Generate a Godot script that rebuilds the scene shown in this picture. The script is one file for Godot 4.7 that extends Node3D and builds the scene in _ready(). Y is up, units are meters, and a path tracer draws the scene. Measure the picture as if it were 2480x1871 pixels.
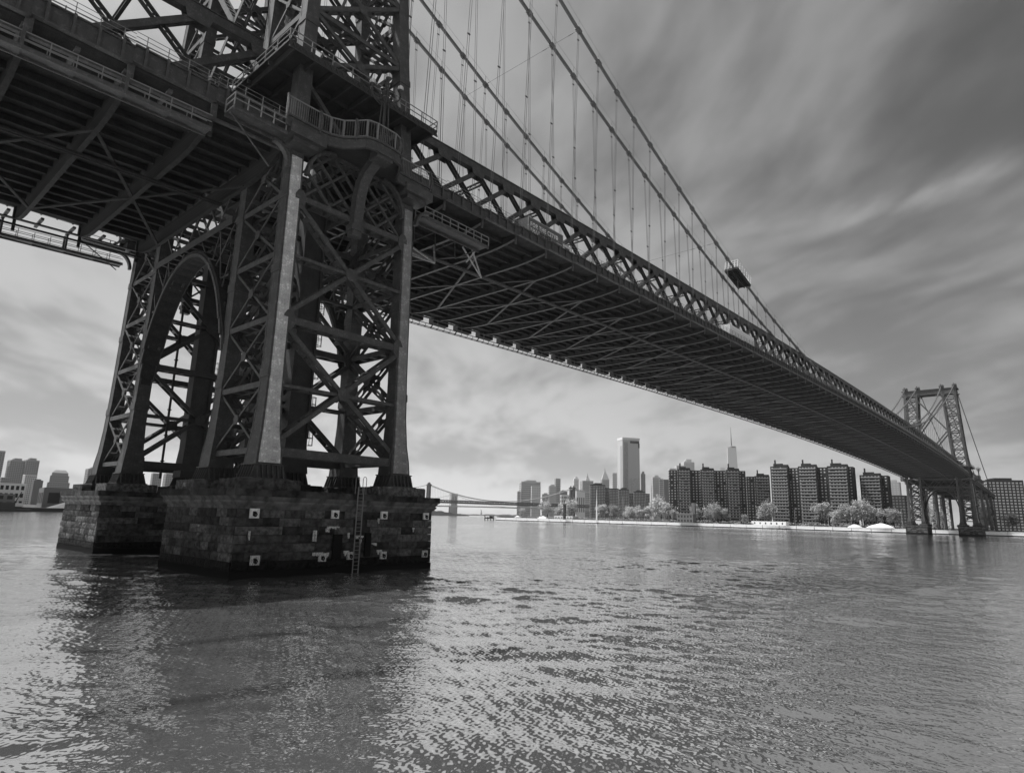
extends Node3D
# A riverside view: a steel suspension bridge crosses a wide river, one tower close by, the other on the far shore.
# World axes: x runs along the bridge towards the far shore, y is up, z points from the bridge towards the near bank.

const SPAN := 487.7
const PANEL := 6.096
const EYE := Vector3(-30.777, 4.841, 66.072)

var mats := {}
var taken := {}
var rng := RandomNumberGenerator.new()

# ---------------------------------------------------------------- mesh helper
class Shape:
	var v := PackedVector3Array()
	var n := PackedVector3Array()
	var t := PackedVector2Array()
	func quad(a: Vector3, b: Vector3, c: Vector3, d: Vector3, u := 0.0, w := 0.0) -> void:
		# corners run anticlockwise seen from outside
		var m := (b - a).cross(c - a)
		if m.length_squared() < 1e-14:
			m = (c - a).cross(d - a)
		m = m.normalized()
		if u == 0.0:
			u = a.distance_to(b)
			w = b.distance_to(c)
		v.append_array([a, c, b, a, d, c])
		for i in 6: n.append(m)
		t.append_array([Vector2(0, 0), Vector2(u, w), Vector2(u, 0), Vector2(0, 0), Vector2(0, w), Vector2(u, w)])
	func tri(a: Vector3, b: Vector3, c: Vector3) -> void:
		var m := (b - a).cross(c - a).normalized()
		v.append_array([a, c, b])
		for i in 3: n.append(m)
		t.append_array([Vector2(a.x, a.y), Vector2(c.x, c.y), Vector2(b.x, b.y)])
	func hexa(p: Array) -> void:
		# p[0..3] lower ring and p[4..7] upper ring, anticlockwise seen from above
		for i in 4:
			var j := (i + 1) % 4
			quad(p[i], p[j], p[4 + j], p[4 + i])
		quad(p[4], p[5], p[6], p[7])
		quad(p[3], p[2], p[1], p[0])
	func box(c: Vector3, s: Vector3, b := Basis()) -> void:
		var h := s * 0.5
		var p := []
		for y in [-h.y, h.y]:
			p.append(c + b * Vector3(-h.x, y, h.z))
			p.append(c + b * Vector3(h.x, y, h.z))
			p.append(c + b * Vector3(h.x, y, -h.z))
			p.append(c + b * Vector3(-h.x, y, -h.z))
		hexa(p)
	func bar(a: Vector3, b: Vector3, w: float, d: float, side := Vector3.ZERO) -> void:
		# a straight bar from a to b: d along «side», w across it
		var z := (b - a).normalized()
		var x := side
		if x == Vector3.ZERO:
			x = Vector3.UP if absf(z.y) < 0.9 else Vector3.RIGHT
		x = (x - z * x.dot(z)).normalized()
		var y := z.cross(x)
		var p := []
		for e in [a, b]:
			p.append(e + x * d * 0.5 - y * w * 0.5)
			p.append(e + x * d * 0.5 + y * w * 0.5)
			p.append(e - x * d * 0.5 + y * w * 0.5)
			p.append(e - x * d * 0.5 - y * w * 0.5)
		hexa(p)
	func loft(rings: Array, closed_ends := true) -> void:
		# rings of points, anticlockwise seen from above, bottom to top
		var k: int = rings[0].size()
		var run := 0.0
		for r in rings.size() - 1:
			for i in k:
				var j := (i + 1) % k
				quad(rings[r][i], rings[r][j], rings[r + 1][j], rings[r + 1][i])
		if closed_ends:
			for i in range(1, k - 1):
				tri(rings[-1][0], rings[-1][i], rings[-1][i + 1])
				tri(rings[0][0], rings[0][i + 1], rings[0][i])
	func tube(pts: Array, r: float, k := 6) -> void:
		var rings := []
		for i in pts.size():
			var d: Vector3 = (pts[mini(i + 1, pts.size() - 1)] - pts[maxi(i - 1, 0)]).normalized()
			var s := Vector3.UP if absf(d.y) < 0.95 else Vector3.RIGHT
			var x := s.cross(d).normalized()
			var y := d.cross(x)
			var ring := []
			for j in k:
				var an := TAU * j / k
				ring.append(pts[i] + (x * cos(an) + y * sin(an)) * r)
			rings.append(ring)
		loft(rings)
	func lathe(c: Vector3, prof: Array, k := 12) -> void:
		# prof of Vector2(radius, height)
		var rings := []
		for q in prof:
			var ring := []
			for j in k:
				var an := -TAU * j / k
				ring.append(c + Vector3(cos(an) * q.x, q.y, sin(an) * q.x))
			rings.append(ring)
		loft(rings)
	func plate(poly: Array, thick: Vector3) -> void:
		# a flat plate: poly is anticlockwise seen against «thick», which is its full thickness
		var h := thick * 0.5
		for i in range(1, poly.size() - 1):
			tri(poly[0] + h, poly[i] + h, poly[i + 1] + h)
			tri(poly[0] - h, poly[i + 1] - h, poly[i] - h)
		for i in poly.size():
			var j := (i + 1) % poly.size()
			quad(poly[i] - h, poly[j] - h, poly[j] + h, poly[i] + h)
	func mesh() -> ArrayMesh:
		var a := []
		a.resize(Mesh.ARRAY_MAX)
		a[Mesh.ARRAY_VERTEX] = v
		a[Mesh.ARRAY_NORMAL] = n
		a[Mesh.ARRAY_TEX_UV] = t
		var m := ArrayMesh.new()
		m.add_surface_from_arrays(Mesh.PRIMITIVE_TRIANGLES, a)
		return m

# ---------------------------------------------------------------- scene helpers
func numbered(called: String) -> String:
	taken[called] = taken.get(called, -1) + 1
	return called if taken[called] == 0 else "%s_%03d" % [called, taken[called]]

func thing(called: String, label: String, category: String, at := Vector3.ZERO, group := "", turn := 0.0) -> Node3D:
	var o := Node3D.new()
	o.name = numbered(called)
	add_child(o)
	o.position = at
	o.rotation.y = turn
	tag(o, label, category, group)
	return o

func tag(o: Node3D, label: String, category: String, group := "") -> void:
	o.set_meta("label", label)
	o.set_meta("category", category)
	if group != "":
		o.set_meta("group", group)

func put(parent: Node, called: String, m, mat: Material, at := Transform3D()) -> MeshInstance3D:
	var o := MeshInstance3D.new()
	o.mesh = m.mesh() if m is Shape else m
	o.material_override = mat
	o.name = called if parent != self else numbered(called)
	parent.add_child(o, true)
	o.transform = at
	return o

func setting(called: String, m, mat: Material, kind := "structure") -> MeshInstance3D:
	var o := put(self, called, m, mat)
	o.set_meta("kind", kind)
	return o

func copy_of(o: Node3D, at: Vector3, label: String, group := "", turn := 0.0) -> Node3D:
	var c: Node3D = o.duplicate()
	c.name = numbered(String(o.name))
	add_child(c)
	c.position = at
	c.rotation.y = turn
	c.set_meta("label", label)
	if group != "":
		c.set_meta("group", group)
	return c

func off(x: float, y: float, z: float) -> Transform3D:
	return Transform3D(Basis(), Vector3(x, y, z))

func table(q: Array, y: float) -> float:
	for i in range(1, q.size()):
		if y <= q[i].x or i == q.size() - 1:
			return lerpf(q[i - 1].y, q[i].y, (y - q[i - 1].x) / (q[i].x - q[i - 1].x))
	return 0.0

func grey(l: float) -> Color:
	return Color(l, l, l).linear_to_srgb()

func plain(l: float, rough := 0.8, spec := 0.3) -> StandardMaterial3D:
	var m := StandardMaterial3D.new()
	m.albedo_color = grey(l)
	m.roughness = rough
	m.metallic_specular = spec
	return m

func noise_texture(freq: float, lo: float, hi: float, octaves := 4, size := 512, seed_ := 1, mid := 0.5) -> NoiseTexture2D:
	var f := FastNoiseLite.new()
	f.noise_type = FastNoiseLite.TYPE_SIMPLEX
	f.seed = seed_
	f.frequency = freq
	f.fractal_octaves = octaves
	var g := Gradient.new()
	g.offsets = PackedFloat32Array([0.0, mid, 1.0])
	g.colors = PackedColorArray([grey(lo), grey((lo + hi) * 0.5), grey(hi)])
	var t := NoiseTexture2D.new()
	t.width = size
	t.height = size
	t.seamless = true
	t.noise = f
	t.color_ramp = g
	return t

func steel_texture(seed_: int, patch: float) -> Array:
	# painted riveted plate, 8 m a side: blotched paint, rows of rivet heads, chips; and its relief
	var size := 1024
	var f := FastNoiseLite.new()
	f.seed = seed_
	f.noise_type = FastNoiseLite.TYPE_SIMPLEX
	f.frequency = 0.006
	f.fractal_octaves = 5
	var coarse := f.get_seamless_image(size, size)
	f.frequency = 0.03
	f.seed = seed_ + 1
	var fine := f.get_seamless_image(size, size)
	var img := Image.create(size, size, false, Image.FORMAT_RGB8)
	var hgt := Image.create(size, size, false, Image.FORMAT_RGB8)
	for y in size:
		for x in size:
			var a := coarse.get_pixel(x, y).r * 2.0 - 1.0
			var b := fine.get_pixel(x, y).r * 2.0 - 1.0
			var l := 0.64 + 0.09 * a + 0.12 * b
			if a * 0.7 + 0.6 * b > 0.50:
				l += patch
			if b - 0.5 * a > 0.62:
				l -= 0.22
			img.set_pixel(x, y, grey(clampf(l, 0.05, 1.0)))
			hgt.set_pixel(x, y, Color(0.4 + 0.05 * b, 0, 0))
	# rivets every 12 cm along the plate in double rows 25 cm apart
	for ry in range(0, size, 16):
		for rx in range(0, size, 32):
			for c in [4, 12]:
				var cx: int = rx + c + (rx / 32) % 2
				for dy in range(-2, 3):
					for dx in range(-2, 3):
						if dx * dx + dy * dy <= 5:
							var px := (cx + dx + size) % size
							var py := (ry + 8 + dy + size) % size
							hgt.set_pixel(px, py, Color(0.4 + 0.6 * (1.0 - (dx * dx + dy * dy) / 6.5), 0, 0))
							if dx * dx + dy * dy <= 2:
								img.set_pixel(px, py, img.get_pixel(px, py).darkened(0.30))
	return [ImageTexture.create_from_image(img), ImageTexture.create_from_image(hgt)]

func make_materials() -> void:
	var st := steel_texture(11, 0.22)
	var st_few_chips := steel_texture(23, 0.05)
	for q in [["steel", 0.08, st], ["steel_pale", 0.36, st], ["steel_face_pale", 0.60, st], ["steel_face_mid", 0.28, st], ["steel_mid", 0.08, st], ["steel_dark", 0.06, st_few_chips], ["steel_shaded", 0.06, st_few_chips], ["steel_under", 0.06, st_few_chips]]:  # last three are darker copies, shade below and inside put into the tone
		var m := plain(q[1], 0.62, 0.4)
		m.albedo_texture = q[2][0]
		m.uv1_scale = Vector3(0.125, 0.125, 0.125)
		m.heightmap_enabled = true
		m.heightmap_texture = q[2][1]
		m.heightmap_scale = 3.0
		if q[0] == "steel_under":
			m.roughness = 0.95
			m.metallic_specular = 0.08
		mats[q[0]] = m
	mats.rail = plain(0.16, 0.6)
	mats.rope = plain(0.13, 0.6)
	mats.cable = plain(0.11, 0.65)
	mats.dark = plain(0.03, 0.8)
	mats.black = plain(0.012, 0.7)
	var wh := plain(0.70, 0.75)
	wh.albedo_texture = noise_texture(0.03, 0.55, 1.0, 5, 256, 44, 0.4)
	wh.uv1_triplanar = true
	wh.uv1_world_triplanar = true
	wh.uv1_scale = Vector3(0.4, 0.4, 0.4)
	mats.white = wh
	mats.lamp_glass = plain(0.6, 0.25, 0.5)
	mats.tyre = plain(0.02, 0.9)
	mats.ad_panel = plain(0.10, 0.4)
	mats.ad_dim = plain(0.025, 0.5)
	mats.glass = plain(0.05, 0.15, 0.6)
	for q in [["stone", 0.085, 0.022, 5], ["stone_b", 0.15, 0.03, 8], ["stone_c", 0.05, 0.018, 9], ["stone_wet", 0.022, 0.03, 10], ["coping", 0.05, 0.012, 15], ["coping_b", 0.075, 0.012, 16], ["moulding", 0.16, 0.015, 17], ["concrete", 0.42, 0.02, 3], ["quay", 0.85, 0.02, 4], ["soil", 0.12, 0.05, 6], ["brick", 0.06, 0.05, 7], ["brick_pale", 0.20, 0.05, 12]]:
		var m := plain(q[1], 0.9, 0.2)
		m.albedo_texture = noise_texture(q[2], 0.2 if q[0] != "quay" else 0.75, 1.0, 5, 512, q[3])
		m.uv1_triplanar = true
		m.uv1_world_triplanar = true
		m.uv1_scale = Vector3(0.11, 0.11, 0.11)
		if String(q[0]).begins_with("stone") or String(q[0]).begins_with("coping"):
			m.heightmap_enabled = true
			m.heightmap_texture = noise_texture(q[2] * 2.0, 0.0, 1.0, 5, 512, q[3] + 40)
			m.heightmap_scale = 9.0
		mats[q[0]] = m
	mats.weed = plain(0.012, 0.95, 0.1)
	# lime wash that has run and flaked
	var lime := plain(0.62, 0.9, 0.2)
	lime.albedo_texture = noise_texture(0.05, 0.12, 1.0, 4, 256, 31, 0.35)
	lime.uv1_triplanar = true
	lime.uv1_world_triplanar = true
	lime.uv1_scale = Vector3(0.6, 0.3, 0.6)
	mats.lime = lime
	for q in [["leaf", 0.30], ["leaf_pale", 0.44], ["leaf_dark", 0.06]]:
		var m := plain(q[1], 0.8, 0.2)
		m.backlight_enabled = true
		m.backlight = grey(0.12)
		m.cull_mode = BaseMaterial3D.CULL_DISABLED
		mats[q[0]] = m
	mats.bark = plain(0.06, 0.9)
# ---------------------------------------------------------------- camera, sky, sun
const SUNWARD := Vector3(-0.2599, 0.8963, -0.3585)

func make_view() -> void:
	var cam := Camera3D.new()
	cam.name = "camera"
	add_child(cam)
	var r := Vector3(0.65783, 0.02632, 0.75271)
	var u := Vector3(-0.16888, 0.9791, 0.11336)
	var f := Vector3(0.73399, 0.20169, -0.64852)
	cam.transform = Transform3D(Basis(r, u, -f), EYE).orthonormalized()
	cam.fov = 63.097
	cam.near = 0.2
	cam.far = 30000.0
	cam.current = true

	var sun := DirectionalLight3D.new()
	sun.name = "sun"
	add_child(sun)
	sun.look_at_from_position(Vector3.ZERO, -SUNWARD, Vector3.FORWARD)
	sun.light_energy = 1.6
	sun.light_angular_distance = 0.6
	sun.light_color = Color(1, 1, 1)
	sun.shadow_enabled = true

	var e := Environment.new()
	e.background_mode = Environment.BG_SKY
	var s := Sky.new()
	var p := PanoramaSkyMaterial.new()
	p.panorama = ImageTexture.create_from_image(sky_image())
	s.sky_material = p
	e.sky = s
	e.tonemap_mode = Environment.TONE_MAPPER_LINEAR
	e.tonemap_exposure = 1.2
	e.sdfgi_enabled = true
	e.ssao_enabled = true
	e.ssil_enabled = true
	e.fog_enabled = true
	e.fog_light_color = Color(0.95, 0.95, 0.95)
	e.fog_density = 0.00004
	var w := WorldEnvironment.new()
	w.name = "air"
	w.environment = e
	add_child(w)

func sky_image() -> Image:
	# thin streaked high cloud over a clear sky that deepens towards the zenith
	var wide := 2048
	var high := 1024
	var img := Image.create(wide, high, false, Image.FORMAT_RGBF)
	var f := FastNoiseLite.new()
	f.noise_type = FastNoiseLite.TYPE_SIMPLEX
	f.seed = 5
	f.frequency = 1.0
	f.fractal_octaves = 5
	var g := FastNoiseLite.new()
	g.noise_type = FastNoiseLite.TYPE_SIMPLEX
	g.seed = 24
	g.frequency = 1.0
	g.fractal_octaves = 3
	var along := Vector2(0.69, -0.72)
	var across := Vector2(0.72, 0.69)
	var wisps := []
	for q in [[Vector3(0.8886, 0.4003, -0.2240), Vector3(0.9010, 0.4330, 0.0600), 0.014, 0.11], [Vector3(0.1172, 0.2563, -0.9595), Vector3(0.2411, 0.1966, -0.9501), 0.0028, 0.10]]:
		var n := (q[0] as Vector3).cross(q[1]).normalized()
		var side := n.cross(q[0]).normalized()
		wisps.append([q[0], n, side, (q[0] as Vector3).angle_to(q[1]), q[2], q[3]])
	for y in high / 2 + 2:
		var th := PI * (y + 0.5) / high
		var dy := cos(th)
		var sy := sin(th)
		for x in wide:
			var ph := TAU * (x + 0.5) / wide
			var d := Vector3(sin(ph) * sy, dy, -cos(ph) * sy)
			var h := maxf(d.y, 0.0)
			var q := Vector2(d.x, d.z) / (h + 0.10)
			var a := q.dot(along)
			var b := q.dot(across)
			var warp := g.get_noise_2d(a * 0.30, b * 0.30)
			var streak := f.get_noise_2d(a * 0.42 + warp * 0.2, b * 1.0 + warp * 0.3)
			var fine := f.get_noise_2d(a * 2.0 + 31.0, b * 5.0 + warp * 0.8)
			var broad := g.get_noise_2d(a * 0.22 - 5.0, b * 0.32 + 7.0)
			var cover := clampf(0.56 + 0.42 * streak + 0.24 * fine + 0.95 * broad, 0.0, 1.0)
			cover = cover * cover * (3.0 - 2.0 * cover)
			# the air is brightest round the sun, and deepens away from it
			var toward := d.dot(SUNWARD)
			var glow := 0.22 * exp((toward - 1.0) * 4.2) + 3.0 * exp((toward - 1.0) * 14.0)
			var flat := Vector2(d.x, d.z).normalized().dot(Vector2(SUNWARD.x, SUNWARD.z).normalized())
			var away := lerpf(0.58, 1.0, smoothstep(-0.75, 0.2, flat))
			away = lerpf(away, 0.85, h * h)
			var clear := lerpf(0.08, 0.46, pow(1.0 - h, 3.2)) * away + glow
			var cloud := lerpf(0.30, 0.66, pow(1.0 - h, 2.4)) * away + glow
			var thick := 0.85
			var l := lerpf(clear, cloud, cover * thick)
			# a few stray filaments of vapour
			for w in wisps:
				var along_w: float = atan2(d.dot(w[2]), d.dot(w[0])) / w[3]
				if along_w > 0.0 and along_w < 1.0:
					var s: float = d.dot(w[1]) / w[4]
					if absf(s) < 3.0:
						l += w[5] * exp(-s * s) * sin(PI * along_w) * (0.75 + 0.8 * fine)
			img.set_pixel(x, y, Color(l, l, l))
	for y in range(high / 2 + 2, high):
		for x in wide:
			img.set_pixel(x, y, Color(0.3, 0.3, 0.3))
	return img
# ---------------------------------------------------------------- the bridge tower
const COL_A := [Vector2(8, 6.45), Vector2(20, 6.3), Vector2(36, 6.22), Vector2(45, 5.75), Vector2(55, 5.35), Vector2(102, 4.2)]
const COL_B1 := [Vector2(8, 18.75), Vector2(30, 18.26), Vector2(36, 17.98), Vector2(45, 17.25), Vector2(60, 16.3), Vector2(102, 14.6)]
const COL_B2 := [Vector2(8, 10.6), Vector2(36, 10.4), Vector2(45, 10.0), Vector2(102, 7.1)]

func cpos(ix: int, iz: int, inner: bool, y: float) -> Vector3:
	return Vector3(ix * table(COL_A, y), y, iz * table(COL_B2 if inner else COL_B1, y))

func square(c: Vector3, wx: float, wz: float) -> Array:
	return [c + Vector3(-wx, 0, wz) * 0.5, c + Vector3(wx, 0, wz) * 0.5, c + Vector3(wx, 0, -wz) * 0.5, c + Vector3(-wx, 0, -wz) * 0.5]

func column_shape(ix: int, iz: int, inner: bool) -> Shape:
	var s := Shape.new()
	var w := [Vector2(8.2, 2.12), Vector2(9.4, 1.98), Vector2(11.0, 1.62), Vector2(13.5, 1.38), Vector2(17, 1.30), Vector2(37, 1.27), Vector2(45, 1.27), Vector2(97, 1.1)]
	var levels := [8.2, 9.4, 11.0, 13.5, 17.0, 20.0, 30.0, 36.0, 45.0, 55.0, 60.0, 97.0]
	var rings := []
	for y in levels:
		rings.append(square(cpos(ix, iz, inner, y), table(w, y), table(w, y) * 0.92))
	s.loft(rings)
	# corner angles stand proud of the plates
	for cx in [-1, 1]:
		for cz in [-1, 1]:
			var e := []
			for y in levels:
				var c := cpos(ix, iz, inner, y) + Vector3(cx * (table(w, y) * 0.5 - 0.06), 0, cz * (table(w, y) * 0.46 - 0.06))
				e.append(square(c, 0.17, 0.17))
			s.loft(e)
	# splice plates round the shaft
	for y in [15.6, 24.6, 31.4, 50.0, 62.0, 74.0, 86.0]:
		var ring := []
		for yy in [y - 0.35, y + 0.35]:
			ring.append(square(cpos(ix, iz, inner, yy), table(w, yy) + 0.16, table(w, yy) * 0.92 + 0.16))
		s.loft(ring)
	return s

func face_plate(ix: int, iz: int) -> Shape:
	# paler plate set on the outward face of a corner column
	var s := Shape.new()
	var levels := [8.4, 9.4, 11.0, 13.5, 17.0, 20.0, 30.0, 35.0]
	var w := [Vector2(8.2, 2.12), Vector2(9.4, 1.98), Vector2(11.0, 1.62), Vector2(13.5, 1.38), Vector2(17, 1.30), Vector2(37, 1.27)]
	var rings := []
	for y in levels:
		var c := cpos(ix, iz, false, y) + Vector3(0, 0, iz * table(w, y) * 0.46)
		rings.append(square(c, table(w, y) - 0.32, 0.2))
	s.loft(rings)
	return s

func base_shape() -> Shape:
	# spreading column foot with upright stiffening fins
	var s := Shape.new()
	s.loft([square(Vector3(0, 0, 0), 3.0, 3.0), square(Vector3(0, 0.10, 0), 3.0, 3.0)])
	s.loft([square(Vector3(0, 0.10, 0), 2.35, 2.35), square(Vector3(0, 1.1, 0), 1.95, 1.95)])
	s.loft([square(Vector3(0, 1.1, 0), 2.4, 2.4), square(Vector3(0, 1.18, 0), 2.4, 2.4)])
	for d in 4:
		var b := Basis(Vector3.UP, d * PI / 2)
		for k in 6:
			var x := -1.05 + 0.42 * k
			s.plate([b * Vector3(x, 0.1, 0.85), b * Vector3(x, 0.1, 1.48), b * Vector3(x, 1.1, 1.16), b * Vector3(x, 1.1, 0.85)], b * Vector3(-0.06, 0, 0))
	return s

func twin(s: Shape, a: Vector3, b: Vector3, w: float, across: Vector3, gap: float) -> void:
	# a built-up member: two parallel bars tied by batten plates
	var h := across * gap * 0.5
	s.bar(a + h, b + h, w, 0.09, across)
	s.bar(a - h, b - h, w, 0.09, across)
	var d := b - a
	var along := d.normalized()
	var side := along.cross(across).normalized()
	for e in [-1, 1]:
		s.bar(a + h + side * e * (w * 0.5 - 0.04) - across * 0.1, b + h + side * e * (w * 0.5 - 0.04) - across * 0.1, 0.07, 0.2, across)
	var k := int(d.length() / 1.5)
	for i in range(1, k):
		var c := a + d * (float(i) / k)
		s.bar(c - along * 0.22, c + along * 0.22, w * 0.8, gap - 0.1, across)

func hub(s: Shape, c: Vector3, r: float, u: Vector3, v: Vector3, t: float) -> void:
	var p := []
	for q in [[-1, -0.45], [-0.45, -1], [0.45, -1], [1, -0.45], [1, 0.45], [0.45, 1], [-0.45, 1], [-1, 0.45]]:
		p.append(c + u * q[0] * r + v * q[1] * r)
	var m := u.cross(v)
	s.plate(p, m * t)

func cross_braces(tw: Node3D, p00: Vector3, p10: Vector3, p01: Vector3, p11: Vector3, w: float, across: Vector3, gap: float, hubr: float, mat: Material) -> void:
	# two diagonals in one bay, and the gusset plate where they meet
	var a := Shape.new()
	twin(a, p00, p11, w, across, gap)
	put(tw, "diagonal_brace", a, mat)
	var b := Shape.new()
	twin(b, p10, p01, w, across, gap - 0.2)
	put(tw, "diagonal_brace", b, mat)
	if hubr > 0.0:
		var c := (p00 + p11 + p10 + p01) * 0.25
		var u := (p10 - p00).normalized()
		var v := u.cross(across).normalized()
		if u.cross(-v).dot(across) > 0.0: v = -v
		for e in [-1.0, 1.0]:
			var g := Shape.new()
			hub(g, c + across * e * (gap * 0.5 + 0.08), hubr, u, v, 0.06)
			put(tw, "gusset_plate", g, mat)

func strut(tw: Node3D, a: Vector3, b: Vector3, w: float, across: Vector3, gap: float, mat: Material, called := "strut") -> void:
	var s := Shape.new()
	twin(s, a, b, w, across, gap)
	put(tw, called, s, mat)

func holed_plate(s: Shape, a: Vector3, b: Vector3, w: float, across: Vector3) -> void:
	# a wide web plate with oval lightening holes along it
	var d := b - a
	var along := d.normalized()
	var side := across.cross(along).normalized()
	var k := maxi(1, int(round(d.length() / 1.5)))
	var l := d.length() / k
	for i in k:
		var c := a + along * l * (i + 0.5)
		var outer := []
		var inner := []
		for j in 16:
			var an := TAU * j / 16
			var cx := cos(an)
			var cy := sin(an)
			var m := maxf(absf(cx), absf(cy))
			outer.append(c + along * cx / m * l * 0.5 + side * cy / m * w * 0.5)
			inner.append(c + along * cx * l * 0.29 + side * cy * w * 0.30)
		for j in 16:
			var q := (j + 1) % 16
			s.quad(outer[j] + across * 0.03, outer[q] + across * 0.03, inner[q] + across * 0.03, inner[j] + across * 0.03)
			s.quad(outer[q] - across * 0.03, outer[j] - across * 0.03, inner[j] - across * 0.03, inner[q] - across * 0.03)
			s.quad(inner[j] - across * 0.03, inner[j] + across * 0.03, inner[q] + across * 0.03, inner[q] - across * 0.03)

func railing(parent: Node3D, called: String, pts: Array, h: float, step: float, mat: Material, rails := 2, r := 0.03, infill := 0.0) -> void:
	# posts and rails along a run of points; «infill» sets the gap between thin balusters
	var s := Shape.new()
	for i in pts.size() - 1:
		var a: Vector3 = pts[i]
		var b: Vector3 = pts[i + 1]
		var k := maxi(1, int(round(a.distance_to(b) / step)))
		for j in k + (1 if i == pts.size() - 2 else 0):
			var c := a.lerp(b, float(j) / k)
			s.bar(c, c + Vector3.UP * h, r * 2.4, r * 2.4)
		for q in rails:
			var up := Vector3.UP * (h * (1.0 - 0.48 * q))
			s.bar(a + up, b + up, r * 2, r * 2)
		if infill > 0.0:
			s.bar(a + Vector3.UP * 0.15, b + Vector3.UP * 0.15, r * 2, r * 2)
			var m := maxi(1, int(a.distance_to(b) / infill))
			for j in m:
				var c := a.lerp(b, (j + 0.5) / m)
				s.bar(c + Vector3.UP * 0.15, c + Vector3.UP * h, 0.025, 0.025)
	put(parent, called, s, mat)

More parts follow.
